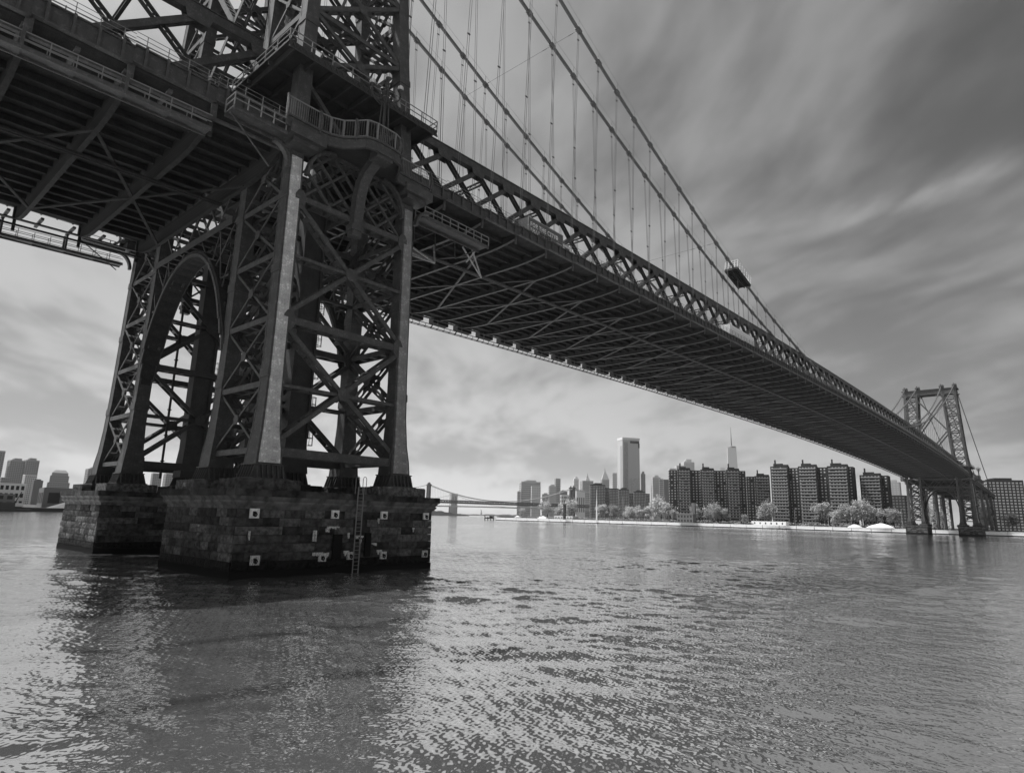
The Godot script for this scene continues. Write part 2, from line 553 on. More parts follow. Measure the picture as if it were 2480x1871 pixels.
func build_tower() -> Node3D:
	var tw := thing("bridge_tower", "tall dark riveted steel bridge tower rising from stone piers close by", "bridge tower", Vector3.ZERO, "towers of the big steel bridge")
	var st: Material = mats.steel
	var dk: Material = mats.steel_dark
	var foot := base_shape().mesh()
	for iz in [-1, 1]:
		for ix in [-1, 1]:
			for inner in [false, true]:
				put(tw, "column", column_shape(ix, iz, inner), st)
				if not inner:
					put(tw, "face_plate", face_plate(ix, iz), mats.steel_face_pale if ix < 0 else mats.steel_face_mid)
				var c := cpos(ix, iz, inner, 8.2)
				put(tw, "column_base", foot, st, off(c.x, 7.12, c.z))
		# middle post carrying the deck trusses
		var mp := Shape.new()
		mp.loft([square(Vector3(0, 8.2, iz * 11.3), 2.6, 2.2), square(Vector3(0, 11.5, iz * 11.3), 2.1, 1.6), square(Vector3(0, 37.4, iz * 11.2), 2.0, 1.5)])
		for cx in [-1, 1]:
			mp.bar(Vector3(cx * 1.0, 11.5, iz * 11.3 + 0.95), Vector3(cx * 1.0, 37.2, iz * 11.2 + 0.9), 0.25, 0.12, Vector3(0, 0, 1))
		put(tw, "middle_post", mp, dk)
		put(tw, "column_base", foot, dk, off(0, 7.12, iz * 11.3))
	var zz := Vector3(0, 0, 1)
	var xx := Vector3(1, 0, 0)
	var inset := 0.62
	# faces that run along the bridge
	for iz in [-1, 1]:
		for inner in [false, true]:
			var q := func(ix: int, y: float) -> Vector3: return cpos(ix, iz, inner, y) - Vector3(ix * inset, 0, 0)
			var m: Material = dk if inner else st  # inner faces take the darker copy, their shade set in colour
			for e in [[9.35, 0.72], [20.3, 0.62], [31.4, 0.52], [36.9, 0.5]]:
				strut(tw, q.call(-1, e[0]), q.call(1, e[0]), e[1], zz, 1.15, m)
			for e in [14.75, 26.0]:
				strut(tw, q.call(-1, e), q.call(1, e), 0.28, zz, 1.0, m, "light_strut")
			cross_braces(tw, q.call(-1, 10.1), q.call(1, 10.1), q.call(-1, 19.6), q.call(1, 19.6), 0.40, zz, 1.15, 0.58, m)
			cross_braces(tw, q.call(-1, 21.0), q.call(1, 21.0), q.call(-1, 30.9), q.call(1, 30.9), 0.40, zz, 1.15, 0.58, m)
			# corner gussets on the columns
			for ix in [-1, 1]:
				for y in [9.6, 20.25, 31.2]:
					var c: Vector3 = q.call(ix, y)
					for e in [-0.64, 0.64]:
						var gp := Shape.new()
						hub(gp, c + zz * e, 0.5, xx, Vector3.UP * 1.7, 0.06)
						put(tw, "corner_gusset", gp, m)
			# the bays above the deck
			var ys := [45.2, 51.6, 59.0, 66.4, 73.8, 81.2, 88.6, 95.0]
			for i in ys.size() - 1:
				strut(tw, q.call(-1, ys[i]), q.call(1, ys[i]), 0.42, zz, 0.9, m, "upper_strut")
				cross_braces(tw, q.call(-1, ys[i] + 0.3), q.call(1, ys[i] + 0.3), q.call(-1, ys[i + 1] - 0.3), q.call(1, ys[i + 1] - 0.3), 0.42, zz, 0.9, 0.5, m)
		# close lattice under the balcony, between the two upper struts
		for k in range(-3, 4):
			for dirn in [-1, 1]:
				var x0 := k * 2.6
				var x1: float = x0 + dirn * 5.0
				var y0 := 31.8
				var y1 := 36.6
				var lim := 5.2
				var a := Vector2(x0, y0)
				var b := Vector2(x1, y1)
				if a.x < -lim: a = a.lerp(b, (-lim - a.x) / (b.x - a.x))
				if a.x > lim: a = a.lerp(b, (lim - a.x) / (b.x - a.x))
				if b.x < -lim: b = a.lerp(b, (-lim - a.x) / (b.x - a.x))
				if b.x > lim: b = a.lerp(b, (lim - a.x) / (b.x - a.x))
				if a.distance_to(b) < 0.8 or absf(a.x) > lim + 0.1: continue
				var zb: float = iz * 18.0
				var s := Shape.new()
				twin(s, Vector3(a.x, a.y, zb), Vector3(b.x, b.y, zb), 0.2, zz, 1.0 if dirn > 0 else 1.15)
				put(tw, "lattice_bar", s, st)
	# faces that run across the bridge, one pair to each leg
	for ix in [-1, 1]:
		for iz in [-1, 1]:
			var ci := func(y: float) -> Vector3: return cpos(ix, iz, true, y) + Vector3(0, 0, iz * 0.6)
			var co := func(y: float) -> Vector3: return cpos(ix, iz, false, y) - Vector3(0, 0, iz * 0.6)
			var ys := [9.4, 14.75, 20.3, 26.0, 31.4, 36.9]
			for i in ys.size():
				strut(tw, ci.call(ys[i]), co.call(ys[i]), 0.48, xx, 1.15, st, "cross_strut")
				if i < ys.size() - 1:
					cross_braces(tw, ci.call(ys[i] + 0.3), co.call(ys[i] + 0.3), ci.call(ys[i + 1] - 0.3), co.call(ys[i + 1] - 0.3), 0.21, xx, 1.15, 0.40, st)
					var hp := Shape.new()
					var c0: Vector3 = ci.call(ys[i] + 0.4) - Vector3(ix * 0.35, 0, 0)
					var c1: Vector3 = co.call(ys[i + 1] - 0.4) - Vector3(ix * 0.35, 0, 0)
					var c2: Vector3 = co.call(ys[i] + 0.4) - Vector3(ix * 0.35, 0, 0)
					var c3: Vector3 = ci.call(ys[i + 1] - 0.4) - Vector3(ix * 0.35, 0, 0)
					holed_plate(hp, c0, c1, 0.95, xx)
					put(tw, "holed_plate_brace", hp, dk)
					hp = Shape.new()
					holed_plate(hp, c2 - xx * ix * 0.08, c3 - xx * ix * 0.08, 0.95, xx)
					put(tw, "holed_plate_brace", hp, dk)
			var yu := [45.2, 51.1, 57.0, 62.9, 68.8, 74.7, 80.6, 86.5, 92.4]
			for i in yu.size():
				strut(tw, ci.call(yu[i]), co.call(yu[i]), 0.6, xx, 0.9, st, "upper_cross_strut")
				if i < yu.size() - 1:
					cross_braces(tw, ci.call(yu[i] + 0.3), co.call(yu[i] + 0.3), ci.call(yu[i + 1] - 0.3), co.call(yu[i + 1] - 0.3), 0.26, xx, 0.9, 0.4, st)
			# round-headed panel at the top of the leg
			var hd := Shape.new()
			var za: float = ci.call(93.0).z
			var zb: float = co.call(93.0).z
			for k in 10:
				var t0 := PI * k / 10
				var t1 := PI * (k + 1) / 10
				var zm := (za + zb) * 0.5
				var hr := absf(zb - za) * 0.5
				var x0: float = ix * table(COL_A, 94.0)
				var p0 := Vector3(x0, 92.7 + sin(t0) * 2.6, zm + cos(t0) * hr)
				var p1 := Vector3(x0, 92.7 + sin(t1) * 2.6, zm + cos(t1) * hr)
				var q1 := Vector3(x0, 97.0, p1.z)
				var q0 := Vector3(x0, 97.0, p0.z)
				for e in [-0.6, 0.6]:
					hd.plate([p0 + xx * e, p1 + xx * e, q1 + xx * e, q0 + xx * e], xx * 0.1)
				hd.bar(p0, p1, 0.12, 1.3, xx)
			put(tw, "arched_head", hd, st)
		# great arch between the legs
		var rib := Shape.new()
		var rings := []
		for k in 29:
			var t := PI * (k / 28.0)
			var c := Vector3(ix * 6.3, 15.5 + sin(t) * 14.6, cos(t) * 10.1)
			var radial := Vector3(0, sin(t) / 14.6, cos(t) / 10.1).normalized()
			var hw := lerpf(0.5, 0.95, smoothstep(0.10, 0.5, sin(t)))
			rings.append([c + xx * hw + radial * 0.6, c + xx * hw, c - xx * hw, c - xx * hw + radial * 0.6])
		rib.loft(rings)
		var rib_edge := Shape.new()
		for side in [-1, 1]:
			for k in 28:
				var t := PI * ((k + 0.5) / 28.0)
				var c := Vector3(ix * 6.3 + side * (0.02 + lerpf(0.5, 0.95, smoothstep(0.10, 0.5, sin(t)))), 15.5 + sin(t) * 14.7, cos(t) * 10.2)
				var tang := Vector3(0, cos(t) * 14.6, -sin(t) * 10.1).normalized()
				rib_edge.bar(c - tang * 0.75, c + tang * 0.75, 0.3, 0.10, xx)
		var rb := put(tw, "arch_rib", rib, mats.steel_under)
		put(rb, "edge_angle", rib_edge, st)
		strut(tw, Vector3(ix * 6.3, 31.6, -9.4), Vector3(ix * 6.3, 31.6, 9.4), 0.7, xx, 1.7, dk, "arch_strut")
		strut(tw, Vector3(ix * 6.2, 36.9, -9.4), Vector3(ix * 6.2, 36.9, 9.4), 0.9, xx, 1.7, dk, "arch_strut")
		for iz in [-1, 1]:
			for e in [[2.2, 31.3, 4.6, 28.4], [6.4, 31.3, 5.0, 28.1], [6.4, 31.3, 7.9, 25.0], [9.3, 28.2, 8.0, 24.8], [9.3, 26.2, 7.4, 26.2], [9.3, 31.2, 6.0, 27.5], [9.3, 23.5, 8.9, 22.0], [2.0, 36.5, 5.5, 31.9], [9.2, 36.5, 5.5, 31.9], [-2.0, 36.5, 1.8, 31.9]]:
				var s := Shape.new()
				twin(s, Vector3(ix * 6.3, e[1], iz * e[0]), Vector3(ix * 6.3, e[3], iz * e[2]), 0.17, xx, 1.15)
				put(tw, "spandrel_bar", s, st)
		# wind bracing between the legs above the deck
		for e in [[48.0, 69.0], [70.0, 91.0]]:
			for dirn in [-1, 1]:
				var a := Vector3(ix * table(COL_A, e[0]), e[0], -dirn * (table(COL_B2, e[0]) - 0.7))
				var b := Vector3(ix * table(COL_A, e[1]), e[1], dirn * (table(COL_B2, e[1]) - 0.7))
				var s := Shape.new()
				twin(s, a, b, 0.7, xx, 1.1 + 0.1 * dirn)
				put(tw, "wind_brace", s, st)
		# top girder and its cornice
		var tg := Shape.new()
		tg.box(Vector3(ix * 4.2, 96.9, 0), Vector3(1.2, 2.6, 31.0))
		tg.box(Vector3(ix * 4.2, 98.4, 0), Vector3(1.9, 0.35, 32.4))
		tg.box(Vector3(ix * 4.2, 95.5, 0), Vector3(1.5, 0.25, 31.4))
		for k in 26:
			tg.box(Vector3(ix * 4.85, 96.9, -14.6 + k * 1.17), Vector3(0.1, 2.4, 0.16))
		put(tw, "top_girder", tg, st)
	var td := Shape.new()
	td.box(Vector3(0, 98.75, 0), Vector3(11.0, 0.3, 33.0))
	put(tw, "top_deck", td, dk)
	for iz in [-1, 1]:
		for z in [14.6, 7.1]:
			var sd := Shape.new()
			sd.loft([square(Vector3(0, 98.9, iz * z), 6.5, 2.6), square(Vector3(0, 100.6, iz * z), 5.2, 2.2), square(Vector3(0, 101.3, iz * z), 3.4, 1.9)])
			for k in 9:
				var t := PI * k / 8.0
				sd.bar(Vector3(cos(t) * 2.6, 100.4 + sin(t) * 1.6, iz * z), Vector3(cos(t + 0.39) * 2.6, 100.4 + sin(t + 0.39) * 1.6, iz * z), 0.5, 2.3, Vector3(0, 0, 1))
			for ix in [-1, 1]:
				sd.lathe(Vector3(ix * 3.9, 98.9, iz * z), [Vector2(0.9, 0), Vector2(0.9, 1.2), Vector2(1.15, 1.3), Vector2(1.15, 1.7), Vector2(0.7, 2.1), Vector2(0.12, 3.3)], 8)
				for kz in [-1, 1]:
					# bracketed column head under the cornice
					sd.plate([Vector3(ix * 4.2, 94.0, iz * z + kz * 0.75), Vector3(ix * 4.2, 95.6, iz * z + kz * 2.1), Vector3(ix * 4.2, 95.6, iz * z + kz * 0.75)], Vector3(1.5, 0, 0))
			put(tw, "cable_saddle", sd, dk)
	# platform round each leg above the roadway
	for iz in [-1, 1]:
		var pf := Shape.new()
		for e in [[-7.3, 0.0, 2.6, 10.6], [7.3, 0.0, 2.6, 10.6]]:
			pf.box(Vector3(e[0], 44.7, iz * 14.2), Vector3(e[2], 0.2, e[3] + 0.4))
		pf.box(Vector3(0, 44.7, iz * 18.9), Vector3(12.0, 0.2, 1.6))
		pf.box(Vector3(0, 44.7, iz * 14.0), Vector3(12.0, 0.18, 8.2))
		for k in 9:
			pf.box(Vector3(-8.0 + 2.0 * k, 44.3, iz * 14.2), Vector3(0.18, 0.6, 10.8))
		for z in [9.0, 12.0, 16.0, 19.6]:
			pf.box(Vector3(0, 44.4, iz * z), Vector3(17.0, 0.45, 0.16))
		# little truss along the outer edge
		for k in 28:
			var x := -8.5 + k * 0.61
			pf.bar(Vector3(x, 44.1, iz * 19.75), Vector3(x + 0.3, 44.7, iz * 19.75), 0.06, 0.06)
			pf.bar(Vector3(x + 0.3, 44.7, iz * 19.75), Vector3(x + 0.61, 44.1, iz * 19.75), 0.06, 0.06)
		pf.bar(Vector3(-8.5, 44.08, iz * 19.75), Vector3(8.6, 44.08, iz * 19.75), 0.1, 0.1)
		put(tw, "work_platform_floor", pf, dk)
		railing(tw, "platform_railing", [Vector3(-8.5, 44.8, iz * 8.8), Vector3(-8.5, 44.8, iz * 19.6), Vector3(8.6, 44.8, iz * 19.6), Vector3(8.6, 44.8, iz * 8.8)], 1.15, 2.1, mats.rail, 2, 0.035)
		# knee between the roadway level and the platform
		for ix in [-1, 1]:
			var kb := Shape.new()
			kb.bar(Vector3(ix * 5.2, 43.6, iz * 17.2), Vector3(-ix * 0.2 + ix * 0.4, 38.6, iz * 17.6), 0.4, 0.35, zz)
			put(tw, "knee_brace", kb, st)
	balcony(tw, 1)
	balcony(tw, -1)
	for iz in [-1, 1]:
		# caged ladder up the middle post, and a rain pipe down the leg
		var cl := Shape.new()
		var bx := 1.45
		for e in [-0.25, 0.25]:
			cl.bar(Vector3(bx, 8.4, iz * 11.25 + e), Vector3(bx, 36.5, iz * 11.2 + e), 0.06, 0.06)
		for k in 90:
			cl.bar(Vector3(bx, 8.6 + k * 0.31, iz * 11.25 - 0.25), Vector3(bx, 8.6 + k * 0.31, iz * 11.25 + 0.25), 0.03, 0.03)
		for k in 8:
			var y := 11.0 + 3.3 * k
			for h in [0.0, 0.7, 1.4]:
				var hoop := []
				for j in 9:
					var t := PI * j / 8.0
					hoop.append(Vector3(bx + 0.05 + sin(t) * 0.7, y + h, iz * 11.25 + cos(t) * 0.38))
				cl.tube(hoop, 0.03, 4)
			for j in [2, 4, 6]:
				var t: float = PI * j / 8.0
				cl.bar(Vector3(bx + 0.05 + sin(t) * 0.7, y, iz * 11.25 + cos(t) * 0.38), Vector3(bx + 0.05 + sin(t) * 0.7, y + 1.4, iz * 11.25 + cos(t) * 0.38), 0.04, 0.04)
		put(tw, "caged_ladder", cl, dk)
		var rp := Shape.new()
		rp.tube([Vector3(-2.6, 8.0, iz * 12.4), Vector3(-2.6, 36.5, iz * 12.3)], 0.14, 8)
		for k in 9:
			rp.box(Vector3(-2.6, 10.0 + 3.0 * k, iz * 12.38), Vector3(0.36, 0.12, 0.36))
		put(tw, "rain_pipe", rp, dk)
	return tw

func balcony(tw: Node3D, iz: int) -> void:
	var st: Material = mats.steel
	var plan := [Vector2(-8.3, 20.1), Vector2(-5.2, 20.1), Vector2(-4.2, 20.25), Vector2(-3.2, 20.75), Vector2(-2.5, 21.6), Vector2(-1.9, 22.5), Vector2(-1.0, 22.8), Vector2(1.0, 22.8), Vector2(1.9, 22.5), Vector2(2.5, 21.6), Vector2(3.0, 20.6), Vector2(3.4, 20.1), Vector2(7.6, 20.1)]
	var fl := Shape.new()
	var fa := Shape.new()
	var at := func(q: Vector2, y: float) -> Vector3: return Vector3(q.x, y, iz * q.y)
	for i in plan.size() - 1:
		var a: Vector2 = plan[i]
		var b: Vector2 = plan[i + 1]
		var p := []
		for y in [37.0, 37.35]:
			var ring := [at.call(a, y), at.call(b, y), Vector3(b.x, y, iz * 18.4), Vector3(a.x, y, iz * 18.4)]
			if iz < 0: ring.reverse()
			p.append_array(ring)
		fl.hexa(p)
		fa.bar(at.call(a, 36.95), at.call(b, 36.95), 0.12, 1.1)
		fa.bar(at.call(a * Vector2(1, 1) + Vector2(0, 0.12), 37.45), at.call(b + Vector2(0, 0.12), 37.45), 0.3, 0.16)
		fa.bar(at.call(a + Vector2(0, 0.06), 36.55), at.call(b + Vector2(0, 0.06), 36.55), 0.22, 0.2)
	put(tw, "balcony_floor", fl, mats.steel_dark)
	put(tw, "balcony_fascia", fa, st)
	var run := []
	for q in plan: run.append(at.call(q, 37.5))
	railing(tw, "balcony_railing", run, 1.75, 50.0, mats.rail, 1, 0.05, 0.2)
	for i in [0, 1, 4, 8, 11, 12]:
		var pp := Shape.new()
		var q: Vector2 = plan[i]
		var c: Vector3 = at.call(q, 37.2)
		# a post that swells like a scroll
		for k in 6:
			var t0 := k / 6.0
			var t1 := (k + 1) / 6.0
			var out := Vector3(0, 0, iz)
			pp.bar(c + out * 0.32 * sin(PI * (1.0 - t0) * 0.9) + Vector3.UP * 2.2 * t0, c + out * 0.32 * sin(PI * (1.0 - t1) * 0.9) + Vector3.UP * 2.2 * t1, 0.16, 0.2, Vector3(0, 0, 1))
		put(tw, "railing_post", pp, st)
	# curved bracket carrying the bow of the balcony
	var br := Shape.new()
	var rings := []
	var path := [Vector3(0, 30.6, 18.9), Vector3(0, 32.0, 19.0), Vector3(0, 33.6, 19.15), Vector3(0, 34.9, 19.5), Vector3(0, 35.8, 20.2), Vector3(0, 36.4, 21.2), Vector3(0, 36.8, 22.3)]
	for i in path.size():
		var d: Vector3 = (path[mini(i + 1, path.size() - 1)] - path[maxi(i - 1, 0)]).normalized()
		var nrm := Vector3(0, -d.z, d.y)
		var c: Vector3 = path[i]
		var ring := []
		for q in [Vector2(-0.5, 1), Vector2(0.5, 1), Vector2(0.5, -1), Vector2(-0.5, -1)]:
			var w: Vector3 = c + Vector3(q.x * 0.95, 0, 0) + nrm * q.y * 0.42
			ring.append(Vector3(w.x, w.y, iz * w.z))
		if iz < 0: ring.reverse()
		rings.append(ring)
	br.loft(rings)
	br.box(Vector3(0, 30.5, iz * 18.9), Vector3(1.3, 0.5, 1.0))
	br.box(Vector3(0, 30.0, iz * 18.9), Vector3(1.0, 0.6, 0.8))
	br.box(Vector3(0, 36.75, iz * 22.2), Vector3(1.7, 1.3, 1.2))
	put(tw, "curved_bracket", br, st)
	# quarter-round brackets at the column heads
	for ix in [-1, 1]:
		for dirn in [-1, 1]:
			var s := Shape.new()
			var c0 := Vector3(ix * 6.2 + dirn * 0.9, 33.6, iz * 18.9)
			for k in 7:
				var t0 := PI * 0.5 * k / 7
				var t1 := PI * 0.5 * (k + 1) / 7
				var r := 2.6 if dirn != ix else 1.5
				s.bar(c0 + Vector3(dirn * r * (1 - cos(t0)), r * 1.2 * sin(t0), 0), c0 + Vector3(dirn * r * (1 - cos(t1)), r * 1.2 * sin(t1), 0), 0.28, 0.5, Vector3(0, 0, 1))
			put(tw, "column_head_bracket", s, st)
		var cap := Shape.new()
		cap.box(Vector3(ix * 6.2, 36.45, iz * 19.4), Vector3(3.4, 0.9, 2.0))
		cap.box(Vector3(ix * 6.2, 35.8, iz * 19.2), Vector3(2.4, 0.5, 1.5))
		put(tw, "column_head", cap, st)
	# landing that leads off to the side-span walkway
	var ld := Shape.new()
	ld.box(Vector3(-10.3, 35.9, iz * 19.3), Vector3(4.6, 0.12, 1.7))
	ld.bar(Vector3(-12.6, 35.75, iz * 20.1), Vector3(-8.0, 35.75, iz * 20.1), 0.1, 0.3)
	ld.bar(Vector3(-12.6, 35.75, iz * 18.5), Vector3(-8.0, 35.75, iz * 18.5), 0.1, 0.3)
	for k in 5:
		ld.bar(Vector3(-9.4 + k * 0.35, 36.1 + k * 0.32, iz * 18.6), Vector3(-9.4 + k * 0.35, 36.1 + k * 0.32, iz * 20.0), 0.3, 0.05)
	ld.bar(Vector3(-12.5, 35.7, iz * 19.3), Vector3(-8.6, 33.0, iz * 18.6), 0.1, 0.1)
	put(tw, "side_landing", ld, st)
	railing(tw, "landing_railing", [Vector3(-8.2, 35.95, iz * 20.1), Vector3(-12.6, 35.95, iz * 20.1), Vector3(-12.6, 35.95, iz * 18.5)], 1.1, 1.1, mats.rail, 2, 0.035)
# ---------------------------------------------------------------- stone piers
func rock_face(seed_: int) -> ArrayMesh:
	# one rock-faced block, unit size, its rough face towards +z
	var r := RandomNumberGenerator.new()
	r.seed = seed_
	var s := Shape.new()
	var nx := 5
	var ny := 3
	var g := []
	for j in ny + 1:
		var row := []
		for i in nx + 1:
			var edge := i == 0 or j == 0 or i == nx or j == ny
			var z := 0.5 + (0.0 if edge else r.randf_range(0.06, 0.22))
			var jx := 0.0 if i == 0 or i == nx else r.randf_range(-0.05, 0.05)
			var jy := 0.0 if j == 0 or j == ny else r.randf_range(-0.07, 0.07)
			row.append(Vector3(-0.492 + 0.984 * i / nx + jx, -0.475 + 0.95 * j / ny + jy, z))
		g.append(row)
	for j in ny:
		for i in nx:
			s.quad(g[j][i], g[j][i + 1], g[j + 1][i + 1], g[j + 1][i])
	var b := [Vector3(-0.492, -0.475, -0.5), Vector3(0.492, -0.475, -0.5), Vector3(0.492, 0.475, -0.5), Vector3(-0.492, 0.475, -0.5)]
	var f := [g[0][0], g[0][nx], g[ny][nx], g[ny][0]]
	for i in 4:
		var j := (i + 1) % 4
		s.quad(b[i], b[j], f[j], f[i])
	return s.mesh()

func ring_box(s: Shape, hx: float, hz: float, y0: float, y1: float, grow := 0.0) -> void:
	s.loft([square(Vector3(0, y0, 0), hx * 2, hz * 2), square(Vector3(0, y1, 0), (hx + grow) * 2, (hz + grow) * 2)])

func build_pier(at: Vector3, label: String, faces: Array, rings_near: bool, far := false) -> Node3D:
	var p := thing("masonry_pier", label, "bridge pier", at, "stone piers of the bridge towers")
	var hx := 9.25
	var hz := 6.3
	var core := Shape.new()
	ring_box(core, hx - 0.22, hz - 0.22, -3.0, 4.9)
	put(p, "core", core, mats.stone_c)
	var ft := Shape.new()
	ring_box(ft, hx + 0.10, hz + 0.10, -3.0, 0.50)
	put(p, "wet_footing", ft, mats.weed)
	# coping: stepped mouldings and slab courses
	var cp := Shape.new()
	ring_box(cp, hx - 0.02, hz - 0.02, 4.86, 5.12, 0.06)
	ring_box(cp, hx + 0.12, hz + 0.12, 5.12, 5.32, 0.16)
	ring_box(cp, hx + 0.30, hz + 0.30, 5.32, 5.46)
	ring_box(cp, hx + 0.20, hz + 0.20, 5.46, 5.78, 0.25)
	put(p, "cornice_moulding", cp, mats.moulding)
	rng.seed = 77 + int(at.x)
	for d in 4:
		var long: float = hx if d % 2 == 0 else hz
		var deep: float = hz if d % 2 == 0 else hx
		var b := Basis(Vector3.UP, d * PI / 2)
		var k := 7 if d % 2 == 0 else 5
		var span := (long + 0.52) * 2.0 if d % 2 == 0 else (long - 0.9) * 2.0
		for i in k:
			var s := Shape.new()
			var w := span / k
			s.box(Vector3(0, 0, 0), Vector3(w - 0.012, 0.50, 1.4))
			put(p, "coping_slab", s, [mats.coping, mats.coping_b][rng.randi() % 2], Transform3D(b, b * Vector3(-span * 0.5 + w * (i + 0.5), 6.04, deep + 0.52 - 0.7)))
	var top := Shape.new()
	ring_box(top, hx - 0.85, hz - 0.85, 5.78, 6.26)
	put(p, "top_paving", top, mats.stone_c)
	var blocks := []
	for k in 6: blocks.append(rock_face(100 + k))
	var lot := [mats.stone, mats.stone_b, mats.stone_c]
	for d in 4:
		if far and d == 2: continue
		var long: float = hx if d % 2 == 0 else hz
		var deep: float = hz if d % 2 == 0 else hx
		var b := Basis(Vector3.UP, d * PI / 2)
		for c in 7:
			var y := 4.55 - 0.62 * c
			var x := -long
			var batter := 0.018 * c
			while x < long - 0.01:
				var w := rng.randf_range(1.25, 1.9) if d in faces else rng.randf_range(2.0, 2.7)
				if x == -long and c % 2 == 1: w *= 0.55
				if long - (x + w) < 0.7: w = long - x
				var deepen := rng.randf_range(0.44, 0.56)
				put(p, "stone", blocks[rng.randi() % 6], mats.stone_wet if c >= 6 else lot[rng.randi() % 3], Transform3D(b * Basis.from_scale(Vector3(w, 0.62, deepen)), b * Vector3(x + w * 0.5, y, deep + batter - 0.25)))
				x += w
	# granite plinths under the columns
	var sz := 1.0 if at.z > 0.0 else -1.0
	for ix in [-1, 1]:
		for zc in [18.75, 10.6]:
			var z: float = sz * zc - at.z
			var pl := Shape.new()
			var w := 4.9
			var ring := func(y: float, cut: float) -> Array:
				var h: float = w * 0.5
				var o := []
				for q in [[-1, 1], [1, 1], [1, -1], [-1, -1]]:
					var cx: float = ix * 6.45
					if q[0] * q[1] < 0:
						o.append(Vector3(cx + q[0] * (h - cut), y, z + q[1] * h)); o.append(Vector3(cx + q[0] * h, y, z + q[1] * (h - cut)))
					else:
						o.append(Vector3(cx + q[0] * h, y, z + q[1] * (h - cut))); o.append(Vector3(cx + q[0] * (h - cut), y, z + q[1] * h))
				var fixed := []
				for i in 8: fixed.append(o[i])
				fixed.sort_custom(func(a, c): return atan2(-(a.z - z), a.x - cx_of(ix)) < atan2(-(c.z - z), c.x - cx_of(ix)))
				return fixed
			pl.loft([ring.call(6.27, 0.7), ring.call(7.0, 0.7), ring.call(7.1, 0.78)])
			put(p, "plinth", pl, mats.stone_b if (ix > 0) == (zc > 15.0) else mats.stone)
	var mid := Shape.new()
	mid.box(Vector3(0, 6.68, sz * 11.3 - at.z), Vector3(4.6, 0.84, 4.4))
	put(p, "plinth", mid, mats.stone_c)
	# whitewashed squares with an iron mooring ring, and lime runs below them
	if rings_near:
		var out := hz + 0.36
		for e in [[-8.1, 4.55, 0.82], [-1.35, 4.6, 0.78], [3.5, 4.62, 0.78], [8.25, 4.62, 0.7], [-7.7, 1.25, 0.8], [-2.2, 1.3, 0.75], [0.4, 1.35, 0.7], [3.7, 1.3, 0.72], [8.35, 1.3, 0.7]]:
			var pt := Shape.new()
			var h: float = e[2] * 0.42
			# a painted square with a dark hole left in the middle
			for q in [[-0.72, 0.0, 0.56, 2.0], [0.72, 0.0, 0.56, 2.0], [0.0, 0.72, 0.88, 0.56], [0.0, -0.78, 0.88, 0.44]]:
				pt.box(Vector3(e[0] + q[0] * h, e[1] + q[1] * h, out), Vector3(q[2] * h, q[3] * h, 0.16))
			put(p, "painted_square", pt, mats.white if e[1] > 3.0 else mats.lime)
			var rg := Shape.new()
			var loop := []
			for k in 13:
				var t := TAU * k / 12.0
				loop.append(Vector3(e[0] + sin(t) * h * 0.36, e[1] - h * 0.25 + cos(t) * h * 0.36, out + 0.16))
			rg.tube(loop, 0.045, 6)
			rg.box(Vector3(e[0], e[1] + h * 0.1, out + 0.1), Vector3(h * 0.5, h * 0.35, 0.2))
			put(p, "mooring_ring", rg, mats.black)
		rng.seed = 9
		for e in [[-3.0, 2.9, 0.3, 0.9], [-2.6, 1.5, 0.9, 0.35], [-1.4, 3.55, 1.1, 0.22], [-1.9, 3.3, 0.3, 0.4], [0.1, 2.7, 0.14, 0.9], [1.15, 2.8, 0.8, 0.25], [1.3, 2.3, 0.14, 0.7], [2.7, 2.2, 0.5, 0.25], [3.3, 1.55, 0.5, 0.4], [0.0, 1.5, 0.5, 0.5], [-1.7, 1.4, 0.18, 0.5], [3.0, 4.1, 0.12, 0.5], [-8.3, 2.8, 0.12, 1.0], [6.9, 3.3, 0.16, 0.6]]:
			# ragged drips of lime leached from the joints
			var dr := Shape.new()
			var n := maxi(3, int(e[2] / 0.09))
			for k in n:
				var x: float = e[0] - e[2] * 0.5 + e[2] * (k + 0.5) / n
				var dl: float = e[3] * rng.randf_range(0.25, 1.0)
				dr.box(Vector3(x, e[1] - dl * 0.5 + e[3] * 0.5, out - 0.05), Vector3(e[2] / n, dl, 0.12))
			put(p, "lime_drip", dr, mats.lime)
		# flat dark panels standing for recess slots beside the ladder
		for e in [[-0.9, 2.1, 0.8], [2.05, 2.2, 0.55]]:
			var sl := Shape.new()
			sl.box(Vector3(e[0], e[1], out - 0.06), Vector3(e[2], 1.9, 0.16))
			put(p, "dark_slot_panel", sl, mats.weed)
		# iron ladder with hooped grab rails
		var la := Shape.new()
		for sx in [-0.27, 0.27]:
			la.bar(Vector3(0.72 + sx, -0.6, out + 0.35), Vector3(0.72 + sx, 6.9, out + 0.35), 0.06, 0.07)
			var hoop := []
			for k in 9:
				var t := PI * k / 8.0
				hoop.append(Vector3(0.72 + sx * 1.3 + cos(t) * 0.17, 7.5 + sin(t) * 0.22, out + 0.3))
			hoop.push_front(Vector3(0.72 + sx * 1.3 + 0.17, 6.3, out + 0.3))
			hoop.append(Vector3(0.72 + sx * 1.3 - 0.17, 6.3, out + 0.3))
			la.tube(hoop, 0.028, 6)
		for k in 24:
			la.bar(Vector3(0.45, -0.3 + 0.3 * k, out + 0.35), Vector3(0.99, -0.3 + 0.3 * k, out + 0.35), 0.035, 0.035)
		put(p, "ladder", la, mats.rail)
		# small survey plate on the plinth
		var bx := Shape.new()
		bx.box(Vector3(-8.95, 6.7, 10.4 - at.z + 0.4), Vector3(0.12, 0.32, 0.42))
		put(p, "small_cabinet", bx, mats.concrete)
	return p

func cx_of(ix: int) -> float:
	return ix * 6.45

